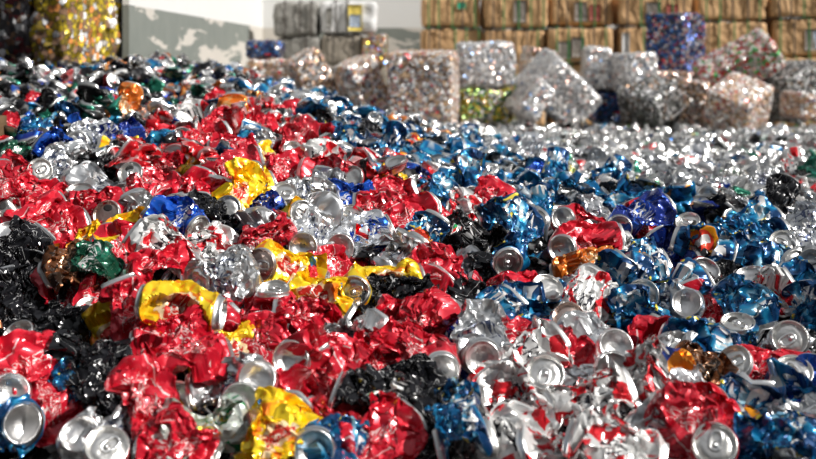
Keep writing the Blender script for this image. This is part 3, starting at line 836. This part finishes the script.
for i, (x0, x1, y0, y1, lab) in enumerate(BOARD):
    if lab is None:
        lab = ['brown board bale at the foot of the stack behind the red and green bale', 'brown board bale at the foot of the stack behind the twin silver bales',
               'brown board bale at the foot of the stack behind the yellow-green bale', 'brown board bale at the foot of the stack behind the big tan bale'][i - 14]
    root, W, Hh, dep = bale((x0 + x1) / 2, (y0 + y1) / 2, YB + rb.uniform(-0.05, 0.05), x1 - x0 - 1, y1 - y0 - 1, 0.55, M_BOARD, lab, rz=rb.uniform(-1.5, 1.5), seed=40 + i,
                            kind='cardboard_bale', group='brown board bales stacked at the back', step=0.03, cell=0.09, amp=0.018, rad=0.025, lump=0.012)
    for k, fx in enumerate((-0.40, -0.2, 0.02, 0.22, 0.4)):
        strap(root, (fx + rb.uniform(-0.03, 0.03)) * W, dep, Hh, M_GSTRAP if rb.uniform() < 0.6 else M_DSTRAP)
    if i in (1, 2, 3, 8, 9, 11):
        panel(root, rb.uniform(-0.05, 0.1) * W, -0.02, 0.20 * W, 0.6 * Hh, dep, M_PRINT)
    if i in (2, 3):
        panel(root, 0.22 * W, -0.03, 0.16 * W, 0.5 * Hh, dep, M_PRED)
    if i == 8:
        panel(root, -0.26 * W, -0.05, 0.2 * W, 0.55 * Hh, dep, M_PRINT)
    if i == 9:
        panel(root, -0.42 * W, 0.0, 0.1 * W, 0.7 * Hh, dep, M_WHITEW)
    if i == 11:
        panel(root, 0.22 * W, -0.02, 0.2 * W, 0.5 * Hh, dep, M_PBLU)
    if i == 0:
        panel(root, 0.18 * W, 0.06, 0.14 * W, 0.22 * Hh, dep, M_PGRN, 'green_panel')

# wrapped bales in the corner
def wrapped(x0, x1, y0, y1, Y, mat, lab, seed, kind='wrapped_bale', **kw):
    return bale((x0 + x1) / 2, (y0 + y1) / 2, Y, x1 - x0, y1 - y0, 0.5, mat, lab, seed=seed, kind=kind, step=0.03, cell=0.1, amp=0.02, rad=0.035, lump=0.015, group='wrapped bales in the wall corner', **kw)
w = wrapped(274, 317, 3, 36, 10.6, M_GREY, 'grey wrapped bale topmost in the wall corner', 70)
for fx in (-0.25, 0.1, 0.36): strap(w[0], fx * w[1], w[3], w[2], M_DSTRAP)
w = wrapped(320, 376, 2, 33, 10.6, M_WHITEW, 'white wrapped bale with yellow and blue printed panels, beside the topmost grey one', 71)
strap(w[0], -0.22 * w[1], w[3], w[2], M_DSTRAP); strap(w[0], -0.02 * w[1], w[3], w[2], M_DSTRAP)
panel(w[0], 0.13 * w[1], 0.0, 0.24 * w[1], 0.85 * w[2], w[3], M_PYEL, 'yellow_panel')
panel(w[0], 0.13 * w[1], -0.03, 0.2 * w[1], 0.4 * w[2], w[3] + 0.01, M_PBLU, 'blue_panel')
panel(w[0], -0.33 * w[1], 0.0, 0.1 * w[1], 0.6 * w[2], w[3], M_GREY, 'grey_panel')
w = wrapped(276, 319, 38, 68, 10.6, M_GREY, 'grey wrapped bale in the second row directly under the topmost grey one', 72)
for fx in (-0.3, 0.2): strap(w[0], fx * w[1], w[3], w[2], M_DSTRAP)
w = wrapped(321, 361, 35, 65, 10.6, M_GREYB, 'grey-brown wrapped bale in the second row under the white printed one', 73)
for fx in (-0.2, 0.3): strap(w[0], fx * w[1], w[3], w[2], M_DSTRAP)
bale(374, 50, 10.55, 25, 33, 0.5, BM['mixed'], 'narrow many-coloured can bale beside the grey-brown wrapped one', seed=74, group='can bales', cell=0.04)
wrapped(274, 330, 70, 128, 10.6, M_GREYB, 'brown wrapped bale at the foot of the corner stack', 75)
w = wrapped(334, 390, 68, 128, 10.6, M_GREYB, 'brown wrapped bale at the foot of the stack, under the many-coloured bale', 76)

# bales of pressed cans
CB = [
    (262, 50, 8.3, 36, 17, 0.40, 'blue', 'dark blue can bale lying on the pinkish bale by the wall', 3, 0, 0),
    (270, 84, 8.2, 44, 50, 0.45, 'tan', 'pinkish silver can bale at the crest of the heap by the wall', -4, 0, 0),
    (311, 84, 7.8, 34, 66, 0.34, 'brownsilver', 'tall brown and silver can bale leaning over beside the pinkish one', 18, 0, -28),
    (362, 88, 7.5, 34, 60, 0.30, 'tan', 'bright pinkish white can bale tipped on edge left of the big tan bale', 24, 0, -24),
    (424, 98, 7.4, 66, 92, 0.46, 'tan', 'big tan and white can bale standing square in the middle', -8, 0, 0),
    (486, 65, 7.9, 55, 46, 0.42, 'silver', 'square silver can bale sitting on the yellow-green one', 2, 0, 0),
    (486, 106, 7.9, 54, 34, 0.44, 'yellowgreen', 'yellow and green can bale under the square silver one', 0, 0, 0),
    (540, 65, 8.5, 28, 34, 0.35, 'brownsilver', 'small brownish can bale behind the sloping silver bales', 6, 0, 10),
    (533, 100, 7.6, 26, 40, 0.30, 'silver', 'small silver can bale tipped against the sloping silver bale', 15, 0, 38),
    (562, 92, 7.9, 66, 48, 0.44, 'silver', 'long silver can bale sloping down toward the dark blue one', 15, 12, 42),
    (601, 68, 8.5, 27, 43, 0.42, 'silver', 'silver can bale, the left of twins on the dark blue one', -5, 0, 3),
    (638, 73, 8.2, 32, 40, 0.42, 'silver', 'silver can bale with a pinkish end, the right of twins beside the upright blue bale', 12, 0, -4),
    (613, 108, 8.5, 34, 33, 0.42, 'blue', 'dark blue can bale under the twin silver bales', 0, 0, 0),
    (682, 46, 8.9, 42, 66, 0.40, 'bluered', 'upright dark blue can bale with red flecks, tallest in front of the board stack', -42, 0, 0),
    (655, 103, 8.0, 44, 42, 0.36, 'darksilver', 'dark grey and silver can bale tipped on its corner', 35, 14, -30),
    (745, 66, 8.5, 80, 34, 0.36, 'redgreen', 'red, white and green can bale tilted on top of the tan ones', -12, 22, -30),
    (698, 104, 8.2, 30, 48, 0.42, 'brownsilver', 'brown and silver can bale between the dark grey and the tan tipped bale', -12, 0, 6),
    (746, 107, 7.7, 48, 42, 0.38, 'tan', 'tan and silver can bale tipped forward in front of the red and green one', -38, 22, 20),
    (803, 92, 8.4, 56, 48, 0.46, 'darksilver', 'black and silver can bale at the right edge', 20, 0, -22),
    (812, 108, 7.9, 28, 26, 0.36, 'tan', 'small tan can bale at the right edge before the black and silver one', 6, 0, 8),
    (675, 84, 8.7, 60, 24, 0.42, 'brownsilver', 'low brownish can bale that the upright blue bale stands on', 0, 0, 0),
]
for i, (cx, cz, Y, w_, h_, dep, m, lab, rz, rx, ry) in enumerate(CB):
    bale(cx, cz, Y, w_, h_, dep, BM[m], lab, rz, rx, ry, seed=100 + i, group='can bales', lump=0.012, amp=0.012, step=0.014, cell=0.03)
# gold bales high on the left
def gold(corner_px, Y, w, dep, z0, z1, rz, mat, lab, seed):
    c = at(corner_px, 45, Y); a = math.radians(rz)
    root = empty('crushed_can_bale', (0, 0, 0))
    ux = np.array([math.cos(a), math.sin(a), 0]); uy = np.array([-math.sin(a), math.cos(a), 0])
    m = c - ux * w / 2 + uy * dep / 2
    root.location = (m[0], m[1], (z0 + z1) / 2); root.rotation_euler = (0, 0, a)
    link('body', bale_mesh('body', w, dep, z1 - z0, seed, step=0.014, cell=0.045, amp=0.02, rad=0.02), mat, root)
    tag(root, lab, 'bale', 'can bales by the left wall')
gold(65, 4.78, 0.155, 0.48, 0.62, 1.15, -14, BM['gold'], 'yellow and orange can bale against the wall, above the left crest', 91)
gold(30, 4.83, 0.30, 0.42, 0.62, 1.15, -14, BM['maroon'], 'maroon and silver can bale left of the yellow and orange one', 92)
gold(64, 4.80, 0.155, 0.46, 0.03, 0.61, -14, BM['olive'], 'olive can bale under the yellow and orange one, sunk in the heap', 93)
gold(29, 4.85, 0.30, 0.42, 0.03, 0.61, -14, BM['olive'], 'olive can bale under the maroon one, sunk in the heap', 94)

# ------------------------------------------------------------------ the setting
def slab(name, P, thick, mat):
    """A wall panel: four corners in order, given thickness along its normal away from the camera."""
    P = np.array(P, float); n = nrm(np.cross(P[1] - P[0], P[3] - P[0]))
    if n @ (P.mean(0) - EYE) < 0: n = -n
    V = np.vstack([P, P + n * thick])
    Q = [(0, 1, 2, 3), (7, 6, 5, 4), (0, 4, 5, 1), (1, 5, 6, 2), (2, 6, 7, 3), (3, 7, 4, 0)]
    o = link(name, mesh(name, V, Q, smooth=False), mat)
    o['kind'] = 'structure'
    return o
def wall_mat(name, yend):
    g = G(name)
    o = g.obj(); sp = g.n('ShaderNodeSeparateXYZ'); g.put(sp.inputs[0], o)
    z = sp.outputs[2]; y = sp.outputs[1]
    n1 = g.noise(o, 1.6, 5.0, 0.6, 0.6); n2 = g.noise(o, 7.0, 4.0)
    white = g.mx(g.m('MULTIPLY', n2, 0.5), (0.68, 0.685, 0.675), (0.60, 0.595, 0.575))
    grey = g.mx(n2, (0.15, 0.17, 0.155), (0.22, 0.235, 0.21))
    st = g.n('ShaderNodeMapping'); st.inputs['Scale'].default_value = (1, 0.45, 3.4); g.put(st.inputs[0], o)
    worn = g.noise(st.outputs[0], 2.2, 6.0, 0.5, 0.62)
    lim = g.m('SUBTRACT', 0.59, g.m('MULTIPLY', g.m('MAXIMUM', g.m('SUBTRACT', 0.88, z), 0.0), 0.6))
    peel = g.gt(worn, lim)
    dado = g.mul(g.lt(z, 0.985), g.m('SUBTRACT', 1.0, peel))
    dado = g.mul(dado, g.lt(y, yend)) if yend else g.mul(dado, g.gt(sp.outputs[0], -1.2))
    plaster = g.mx(g.m('MAXIMUM', g.gt(z, 0.985), 0.0), (0.52, 0.49, 0.44), white)
    return g.bsdf(g.mx(dado, plaster, grey), 0.0, 0.85)
ML = wall_mat('painted_side_wall', 10.8); MB = wall_mat('painted_back_wall', None)
slab('wall_left', [(wall_x(5.2), 5.2, 0), (wall_x(12.2), 12.2, 0), (wall_x(12.2), 12.2, 3.2), (wall_x(5.2), 5.2, 3.2)], 0.03, ML)
slab('wall_back', [(wall_x(12.2), 12.2, 0), (7, 12.2, 0), (7, 12.2, 3.2), (wall_x(12.2), 12.2, 3.2)], 0.2, MB)
fg = G('yard_concrete')
M_FLOOR = fg.bsdf(fg.ramp(fg.noise(fg.obj(), 3.0, 6.0), [(0.3, (0.16, 0.155, 0.145)), (0.7, (0.30, 0.29, 0.27))]), 0.0, 0.85)
slab('floor', [(-9, -6, 0), (9, -6, 0), (9, 12.2, 0), (-9, 12.2, 0)], 0.1, M_FLOOR)
# old post at the left edge of the heap
pp = at(-1, 130, 2.9)
post = empty('wooden_post', (pp[0] - 0.018, pp[1], 0))
link('shaft', bale_mesh('shaft', 0.06, 0.06, 0.62, 8, step=0.02, cell=0.1, amp=0.006, rad=0.006, lump=0.003), sheet_mat('old_wood', (0.05, 0.028, 0.012), (0.16, 0.09, 0.04), 0.8), post).location = (0, 0, 0.31)
tag(post, 'dark brown wooden post standing in the heap at the left edge', 'post')

# ------------------------------------------------------------------ the counted cans
LANDMARK = []                                      # (px, py, phrase)
OBST = []
PLACED = []                                        # (px, py, colour word, form, world centre)
WORD = {'red': 'red', 'blue': 'blue', 'black': 'black', 'yellow': 'yellow', 'white': 'white and red', 'globe': 'silver', 'silver': 'silver', 'green': 'silver green',
        'darkgreen': 'dark green', 'orange': 'orange', 'copper': 'copper brown', 'navy': 'deep blue', 'cobalt': 'bright blue', 'bluering': 'orange-ringed blue', 'blackmark': 'black', 'orangeband': 'silver'}
def centre(o): return np.array(o.location)
for i, line in enumerate(HEROES.strip().split('\n')):
    d, f, px, py, ang, ln, tx, ty, lab, lm = (line + '|').split('|')[:10]
    px, py, ang, ln, tx, ty = (float(v) for v in (px, py, ang, ln, tx, ty))
    tint = 'pink' in lab or 'reddish' in lab or 'copper end' in lab
    o = place(d, f, px, py, ang, ln, tx, ty, lab, 100 + i, off=0.010 + 0.008 * (i % 3) + (0.018 if lm.strip() else 0) + (0.04 if f == 'E' else 0) - (0 if lm.strip() else 0.008) + (0.02 if d in ('globe', 'blackmark') else 0), tint=tint)
    c = proj(centre(o))
    PLACED.append((c[0], c[1], WORD[d], f if f in 'LB' else 'S', centre(o)))
    OBST.append(centre(o))
    if f in 'LB': OBST.append(hit(px, py))
    if lm.strip():
        LANDMARK.append((px, py, lm.strip()))

def inpoly(x, y, P):
    c = False
    for (x1, y1), (x2, y2) in zip(P, P[1:] + P[:1]):
        if (y1 > y) != (y2 > y) and x < (x2 - x1) * (y - y1) / (y2 - y1) + x1:
            c = not c
    return c
REDP = [(-300, 185), (20, 182), (100, 165), (165, 125), (270, 108), (330, 160), (430, 190), (455, 250), (470, 330), (420, 345), (440, 375), (360, 470), (120, 470), (100, 340), (70, 262), (-300, 235)]
WREDP = [(520, 330), (600, 325), (690, 355), (720, 470), (500, 470), (490, 390)]
BLUEP = [(225, 58), (330, 88), (420, 118), (520, 150), (600, 182), (640, 215), (560, 215), (440, 190), (330, 150), (270, 105)]
SILVP = [(395, 90), (1200, 90), (1200, 215), (820, 215), (640, 200), (560, 172), (480, 152), (400, 122)]
def pick(r, *pairs):
    u = r.uniform() * sum(w for _, w in pairs)
    for n, w in pairs:
        u -= w
        if u <= 0:
            return n
    return pairs[-1][0]
def region(px, py, r):
    px += r.normal() * 12; py += r.normal() * 5
    if inpoly(px, py, SILVP):
        return pick(r, ('silver', 74), ('white', 6), ('globe', 6), ('blue', 4), ('red', 3), ('darkgreen', 3), ('black', 3), ('green', 3))
    if inpoly(px, py, WREDP):
        return pick(r, ('white', 5), ('red', 3), ('silver', 1.5), ('black', 1))
    if inpoly(px, py, REDP):
        return pick(r, ('red', 11), ('silver', 0.7), ('yellow', 1.1), ('black', 1.2), ('white', 0.8), ('blue', 0.5))
    if inpoly(px, py, BLUEP):
        return pick(r, ('blue', 12), ('silver', 1.6), ('black', 1.6), ('globe', 0.6), ('orange', 0.5), ('cobalt', 0.6))
    if py < 115 and px < 300:
        return pick(r, ('black', 6), ('silver', 0.9), ('navy', 1.4), ('blue', 1.5), ('darkgreen', 2), ('copper', 0.9), ('orange', 0.7), ('globe', 1), ('red', 0.7), ('white', 0.6))
    if px < 330 and py < 200:
        return pick(r, ('black', 8), ('silver', 0.7), ('navy', 0.9), ('cobalt', 0.5), ('blue', 0.7), ('copper', 0.6), ('darkgreen', 1), ('red', 0.5), ('yellow', 0.3))
    if px < 130:
        return pick(r, ('black', 7), ('silver', 0.3), ('red', 0.8), ('copper', 0.4), ('blue', 0.3))
    if px < 480:
        return pick(r, ('black', 4), ('blue', 2), ('silver', 1), ('red', 1.5), ('navy', 1))
    return pick(r, ('blue', 6.5), ('black', 4.2), ('silver', 0.9), ('navy', 1.2), ('red', 0.8), ('yellow', 0.2))

rf = np.random.default_rng(21)
FILL = []
def too_close(p, k):
    if len(OBST) == 0: return False
    o = np.array(OBST); pp = proj(p); q = proj(o)
    sc = max(p[1], 1.0) / F
    dd = np.hypot(q[:, 0] - pp[0], (q[:, 1] - pp[1]) * 1.15) * sc
    return bool((dd < k).any())
N_INDIVIDUAL = 300
cand = []
for _ in range(9000):
    px, py = rf.uniform(2, 814), rf.uniform(112, 452)
    cand.append((px, py))
for k in (0.056, 0.048, 0.040):
    if len(PLACED) >= N_INDIVIDUAL: break
    pts = sorted([(hit(px, py)[1], px, py) for px, py in cand[:2600]])
    for d, px, py in pts:
        if len(PLACED) >= N_INDIVIDUAL or d > (3.2 if k > 0.05 else 3.4 if k > 0.045 else 9):
            break
        P = hit(px, py)
        if too_close(P, k):
            continue
        form = pick(rf, ('S', 4.2), ('L', 2.6), ('B', 3.2))
        ang = rf.uniform(0, 360) if form == 'S' else rf.uniform(-40, 220)
        if form != 'S':
            s2 = 46.0 / d
            P2 = hit(px + math.cos(math.radians(ang)) * s2, py - 0.8 * math.sin(math.radians(ang)) * s2)
            if too_close(P2, k * 0.85):
                continue
            OBST.append(P2)
        OBST.append(P)
        design = region(px, py, rf)
        if design == 'blue' and rf.uniform() < 0.25: design = 'bluering'
        FILL.append((design, form, px, py, len(PLACED), ang))
        PLACED.append((px, py, WORD[design], form, P))
FORMW = {'S': 'crushed flat', 'L': 'lid showing', 'B': 'base showing'}
USED = set()
def between(px, py, a, b):
    ab = math.hypot(a[0] - b[0], a[1] - b[1])
    return (math.hypot(px - a[0], py - a[1]) + math.hypot(px - b[0], py - b[1])) / max(ab, 1)
def fill_label(design, form, px, py, me):
    near = sorted(LANDMARK, key=lambda a: math.hypot(px - a[0], py - a[1]))[:14]
    best = []
    same = [q for j, q in enumerate(PLACED) if j != me and q[2] == WORD[design] and q[3] == form]
    for i, a in enumerate(near):
        for b in near[i + 1:]:
            if (WORD[design], form, a[2], b[2]) in USED or (WORD[design], form, b[2], a[2]) in USED:
                continue
            if len((WORD[design] + ' can ' + FORMW[form] + ' between ' + a[2] + ' and ' + b[2]).replace('-', ' ').split()) > 16: continue
            s = between(px, py, a, b)
            other = min([between(q[0], q[1], a, b) for q in same], default=9)
            if math.hypot(a[0] - b[0], a[1] - b[1]) > 260: s += 0.3
            best.append((s + (2 if other < s + 0.05 else 0), a[2], b[2], s))
    best.sort()
    _, a, b, s = best[0]
    USED.add((WORD[design], form, a, b))
    return '%s can, %s, between %s and %s' % (WORD[design], FORMW[form], a, b)
for k, (design, form, px, py, me, ang) in enumerate(FILL):
    lab = fill_label(design, form, px, py, me)
    place(design, form, px, py, ang, rf.uniform(46, 66) * 2.05 / max(PLACED[me][4][1], 1.5), rf.normal() * 0.3, rf.uniform(-0.1, 1.0), lab, 1000 + k, off=rf.uniform(-0.045, -0.022) * (1.0 if form == 'S' else 1.35))

# ------------------------------------------------------------------ the uncounted rest of the heap, one object
PAL = {'red': [(0.60, 0.008, 0.016), (0.62, 0.30, 0.30), (0.8, 0.78, 0.76)], 'blue': [(0.004, 0.12, 0.30), (0.03, 0.30, 0.50), (0.55, 0.62, 0.66)],
       'black': [(0.012, 0.012, 0.014), (0.012, 0.012, 0.014), (0.25, 0.25, 0.25)], 'yellow': [(0.85, 0.58, 0.02), (0.8, 0.25, 0.02), (0.8, 0.75, 0.6)],
       'white': [(0.78, 0.78, 0.77), (0.62, 0.02, 0.03), (0.7, 0.7, 0.7)], 'globe': [(0.78, 0.80, 0.83), (0.03, 0.15, 0.5), (0.75, 0.03, 0.04)],
       'silver': [(0.78, 0.78, 0.77), (0.62, 0.63, 0.64), (0.80, 0.81, 0.82)], 'green': [(0.62, 0.66, 0.62), (0.03, 0.3, 0.12), (0.75, 0.6, 0.1)],
       'darkgreen': [(0.01, 0.13, 0.08), (0.04, 0.30, 0.22), (0.7, 0.72, 0.7)], 'orange': [(0.70, 0.18, 0.02), (0.6, 0.3, 0.1), (0.75, 0.7, 0.6)],
       'copper': [(0.45, 0.17, 0.07), (0.3, 0.10, 0.05), (0.7, 0.5, 0.4)], 'navy': [(0.01, 0.03, 0.24), (0.02, 0.12, 0.5), (0.7, 0.7, 0.72)],
       'cobalt': [(0.01, 0.10, 0.52), (0.01, 0.06, 0.4), (0.8, 0.8, 0.8)]}
PMET = {'silver': 0.9, 'globe': 0.85, 'white': 0.5, 'black': 0.35}
def template(seed, nu, nv, segs):
    r = np.random.default_rng(seed)
    L = r.uniform(0.055, 0.10)
    A = np.array([-L / 2, 0, 0]); B = np.array([L / 2, 0, 0])
    nA = nrm([-1, r.normal() * 0.5, r.normal() * 0.8 + 0.5]); nB = nrm([1, r.normal() * 0.5, r.normal() * 0.8 + 0.4])
    wd = np.array([0, 1.0, 0])
    FO = [(r.uniform(0, 3), r.choice([0, 0.25, -0.3]), 0, r.uniform(0.1, 0.28) if seed % 1000 < 18 else r.uniform(0.3, 0.9)) for _ in range(2)]
    V = can_body(A, nA, B, nB, wd, r.uniform(0.016, 0.04), r.uniform(0.075, 0.098), r.uniform(0.8, 1.3), seed, nu, nv, FO[0], FO[1])
    th = np.linspace(0, 2 * np.pi, nu, endpoint=False)[None, :]; t = np.linspace(0, 1, nv)[:, None]
    q = np.stack([33 * np.cos(th) + 0 * t, 33 * np.sin(th) + 0 * t, 122 * t + 0 * th], -1)
    n = folds(q, r, [(45, 1.0, 2)])
    cl = np.where(n > 0.45, 2, 1); cl = np.where(n < -0.95, 3, cl)
    cl = np.where((t < 0.01) | (t > 0.99), 0, cl).ravel()
    Q = grid_quads(nu, nv)
    for C, nn, isA, prof in ((A, nA, True, [LIDP[k] for k in (0, 2, 3, 6, 8, 11)]), (B, nB, False, [BASEP[k] for k in (0, 3, 5, 7, 9)])):
        Vl, Ql = lathe(prof, C, nn, end_frame(nn, wd, isA), FO[0 if isA else 1], segs)
        Q = np.vstack([Q, Ql + len(V)]); V = np.vstack([V, Vl]); cl = np.concatenate([cl, np.zeros(len(Vl), int)])
    return V, Q, cl
LODS = [[template(5000 + i, 30, 20, 18) for i in range(36)], [template(6000 + i, 20, 13, 12) for i in range(36)], [template(7000 + i, 12, 9, 9) for i in range(36)]]
RR = np.random.default_rng(77)
ind_xy = np.array([q[4][:2] for q in PLACED])
SV, SQ, SC = [], [], []
nvert = 0
def spots(y0, y1, step):
    y = y0
    while y < y1:
        w = step
        x0, x1 = -(408 + 230) / F * y, (408 + 330) / F * y
        for x in np.arange(x0, x1, w):
            yield x + RR.uniform(-0.5, 0.5) * w, y + RR.uniform(-0.5, 0.5) * w
        y += w * 0.95
def put_can(x, y, z, lod, design, up, scale=1.0):
    global nvert
    V, Q, cl = LODS[lod][RR.integers(18 if design in ('black', 'darkgreen', 'navy', 'blue') and RR.uniform() < 0.8 else 36)]
    a = RR.uniform(0, 2 * math.pi)
    n = nrm(up + RR.normal(size=3) * 0.42)
    ex = nrm(np.cross(n, [math.cos(a), math.sin(a), 0.2])); ey = np.cross(n, ex)
    if RR.uniform() < 0.25: n, ex = ex, -n
    W = (V[:, :1] * ex + V[:, 1:2] * ey + V[:, 2:] * n) * scale + np.array([x, y, z])
    pal = [ALU] + PAL[design]
    acc = pal[3]
    if design == 'blue' and RR.uniform() < 0.25: acc = (0.75, 0.32, 0.04)
    if design == 'silver' and RR.uniform() < 0.3:
        acc = [(0.6, 0.03, 0.03), (0.05, 0.35, 0.15), (0.02, 0.15, 0.45), (0.1, 0.4, 0.4)][RR.integers(4)]
    c = np.array([ALU, pal[1], pal[2], acc])[cl] * RR.uniform(0.85, 1.1)
    c[cl == 0] = np.array(ALU) * RR.uniform(0.85, 1.05)
    m = np.where(cl == 0, 1.0, PMET.get(design, 0.5))
    SV.append(W); SQ.append(Q + nvert); SC.append(np.column_stack([c, m])); nvert += len(W)
layer = []
for x, y in spots(1.12, 3.5, 0.062):
    layer.append((x, y, -0.068 + RR.normal() * 0.008, 0 if y < 2.7 else 1, False))
for x, y in spots(1.12, 5.2, 0.058):
    if y < 2.55 and abs(x) < 440 / F * y: continue
    layer.append((x, y, RR.normal() * 0.010, 0 if y < 2.9 else 1, True))
for x, y in spots(3.5, 5.2, 0.075):
    layer.append((x, y, -0.045, 1, False))
for x, y in spots(5.2, 8.8, 0.066):
    layer.append((x, y, RR.normal() * 0.016, 2, False))
lx = np.array([(a[0], a[1]) for a in layer]); lz = H(lx[:, 0], lx[:, 1])
e = 0.06
gx = (H(lx[:, 0] + e, lx[:, 1]) - H(lx[:, 0] - e, lx[:, 1])) / (2 * e); gy = (H(lx[:, 0], lx[:, 1] + e) - H(lx[:, 0], lx[:, 1] - e)) / (2 * e)
for k, (x, y, dz, lod, top) in enumerate(layer):
    if y > 4.85 and x < wall_x(y) + 0.10: continue
    if y > 4.55 and x < -1.0 and x < -1.38 + 0.24 * (y - 4.75) and y < 5.35: continue
    if any(a0 < x < a1 and b0 < y < b1 for a0, a1, b0, b1 in FOOT): continue
    if top and np.min(((ind_xy - (x, y)) ** 2).sum(1)) < 0.062 ** 2: continue
    px, py = proj(np.array([x, y, lz[k]]))
    ds = region(px, py, RR)
    if not top and y < 5.2 and RR.uniform() < 0.75: ds = 'black'  # most lower cans coloured black, painting shade into the gaps above them
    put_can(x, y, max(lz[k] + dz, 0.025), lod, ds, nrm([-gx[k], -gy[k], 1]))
# heap core sheet under the loose cans, coloured near-black as painted gap shade
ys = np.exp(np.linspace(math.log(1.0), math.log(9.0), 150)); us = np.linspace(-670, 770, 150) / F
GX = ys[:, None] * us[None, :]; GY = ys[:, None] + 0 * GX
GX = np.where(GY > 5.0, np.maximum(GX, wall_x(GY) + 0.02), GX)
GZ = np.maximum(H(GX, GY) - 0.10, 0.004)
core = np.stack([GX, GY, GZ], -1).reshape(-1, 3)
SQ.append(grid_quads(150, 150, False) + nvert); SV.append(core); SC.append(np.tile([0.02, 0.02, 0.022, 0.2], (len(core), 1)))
g = G('loose_can_metal')
at_ = g.n('ShaderNodeAttribute', attribute_name='print')
M_HEAP = g.bsdf(at_.outputs['Color'], at_.outputs['Alpha'], g.m('ADD', g.m('MULTIPLY', g.noise(g.obj(), 25.0), 0.25), 0.16), 0.15, g.bump(g.noise(g.obj(), 70.0, 2.0), 0.15, 0.004))
heap = link('heaped_cans', mesh('heaped_cans', np.vstack(SV), np.vstack(SQ), None, np.vstack(SC)), M_HEAP)
tag(heap, 'the rest of the great heap of crushed drink cans, sloping back to the bales', 'cans', 'crushed cans on the heap', 'stuff')

# ------------------------------------------------------------------ daylight
w = bpy.data.worlds.new('yard_sky'); S.world = w; w.use_nodes = True
nt = w.node_tree; nt.nodes.clear()
wo = nt.nodes.new('ShaderNodeOutputWorld'); bg = nt.nodes.new('ShaderNodeBackground')
tc = nt.nodes.new('ShaderNodeTexCoord'); sx = nt.nodes.new('ShaderNodeSeparateXYZ'); rp = nt.nodes.new('ShaderNodeValToRGB')
nt.links.new(tc.outputs['Generated'], sx.inputs[0]); nt.links.new(sx.outputs[2], rp.inputs[0])
cr = rp.color_ramp
for p, c in ((0.0, (0.03, 0.029, 0.027)), (0.16, (0.05, 0.05, 0.05)), (0.38, (0.26, 0.28, 0.31)), (0.72, (1.0, 1.03, 1.08))):
    e = cr.elements.new(p); e.color = (*c, 1)
cr.elements.remove(cr.elements[0]); cr.elements[-1].color = (1.5, 1.55, 1.65, 1)
nt.links.new(rp.outputs[0], bg.inputs[0]); bg.inputs[1].default_value = SKY
nt.links.new(bg.outputs[0], wo.inputs[0])
sun = bpy.data.lights.new('sun', 'SUN'); sun.energy = SUN; sun.angle = math.radians(0.9); sun.color = (1.0, 0.965, 0.92)
so = bpy.data.objects.new('sun', sun); COL.objects.link(so)
so.rotation_euler = Vector((-0.72, 0.27, -0.64)).to_track_quat('-Z', 'Y').to_euler()
so.location = (4, -2, 6)

# ------------------------------------------------------------------ camera
cam = bpy.data.cameras.new('camera'); co = bpy.data.objects.new('camera', cam); COL.objects.link(co)
cam.sensor_width = 36; cam.lens = F / 816 * 36
co.location = (0, 0, CAMZ); co.rotation_euler = (math.pi / 2, 0, 0)
cam.shift_y = (HZ - 229.5) / 816
cam.clip_end = 60
cam.dof.use_dof = True; cam.dof.focus_distance = 2.12; cam.dof.aperture_fstop = FSTOP; cam.dof.aperture_blades = 0
S.camera = co
vs = S.view_settings
vs.view_transform = 'Standard'; vs.look = 'None'; vs.exposure = EXPO; vs.gamma = 1; vs.use_curve_mapping = False
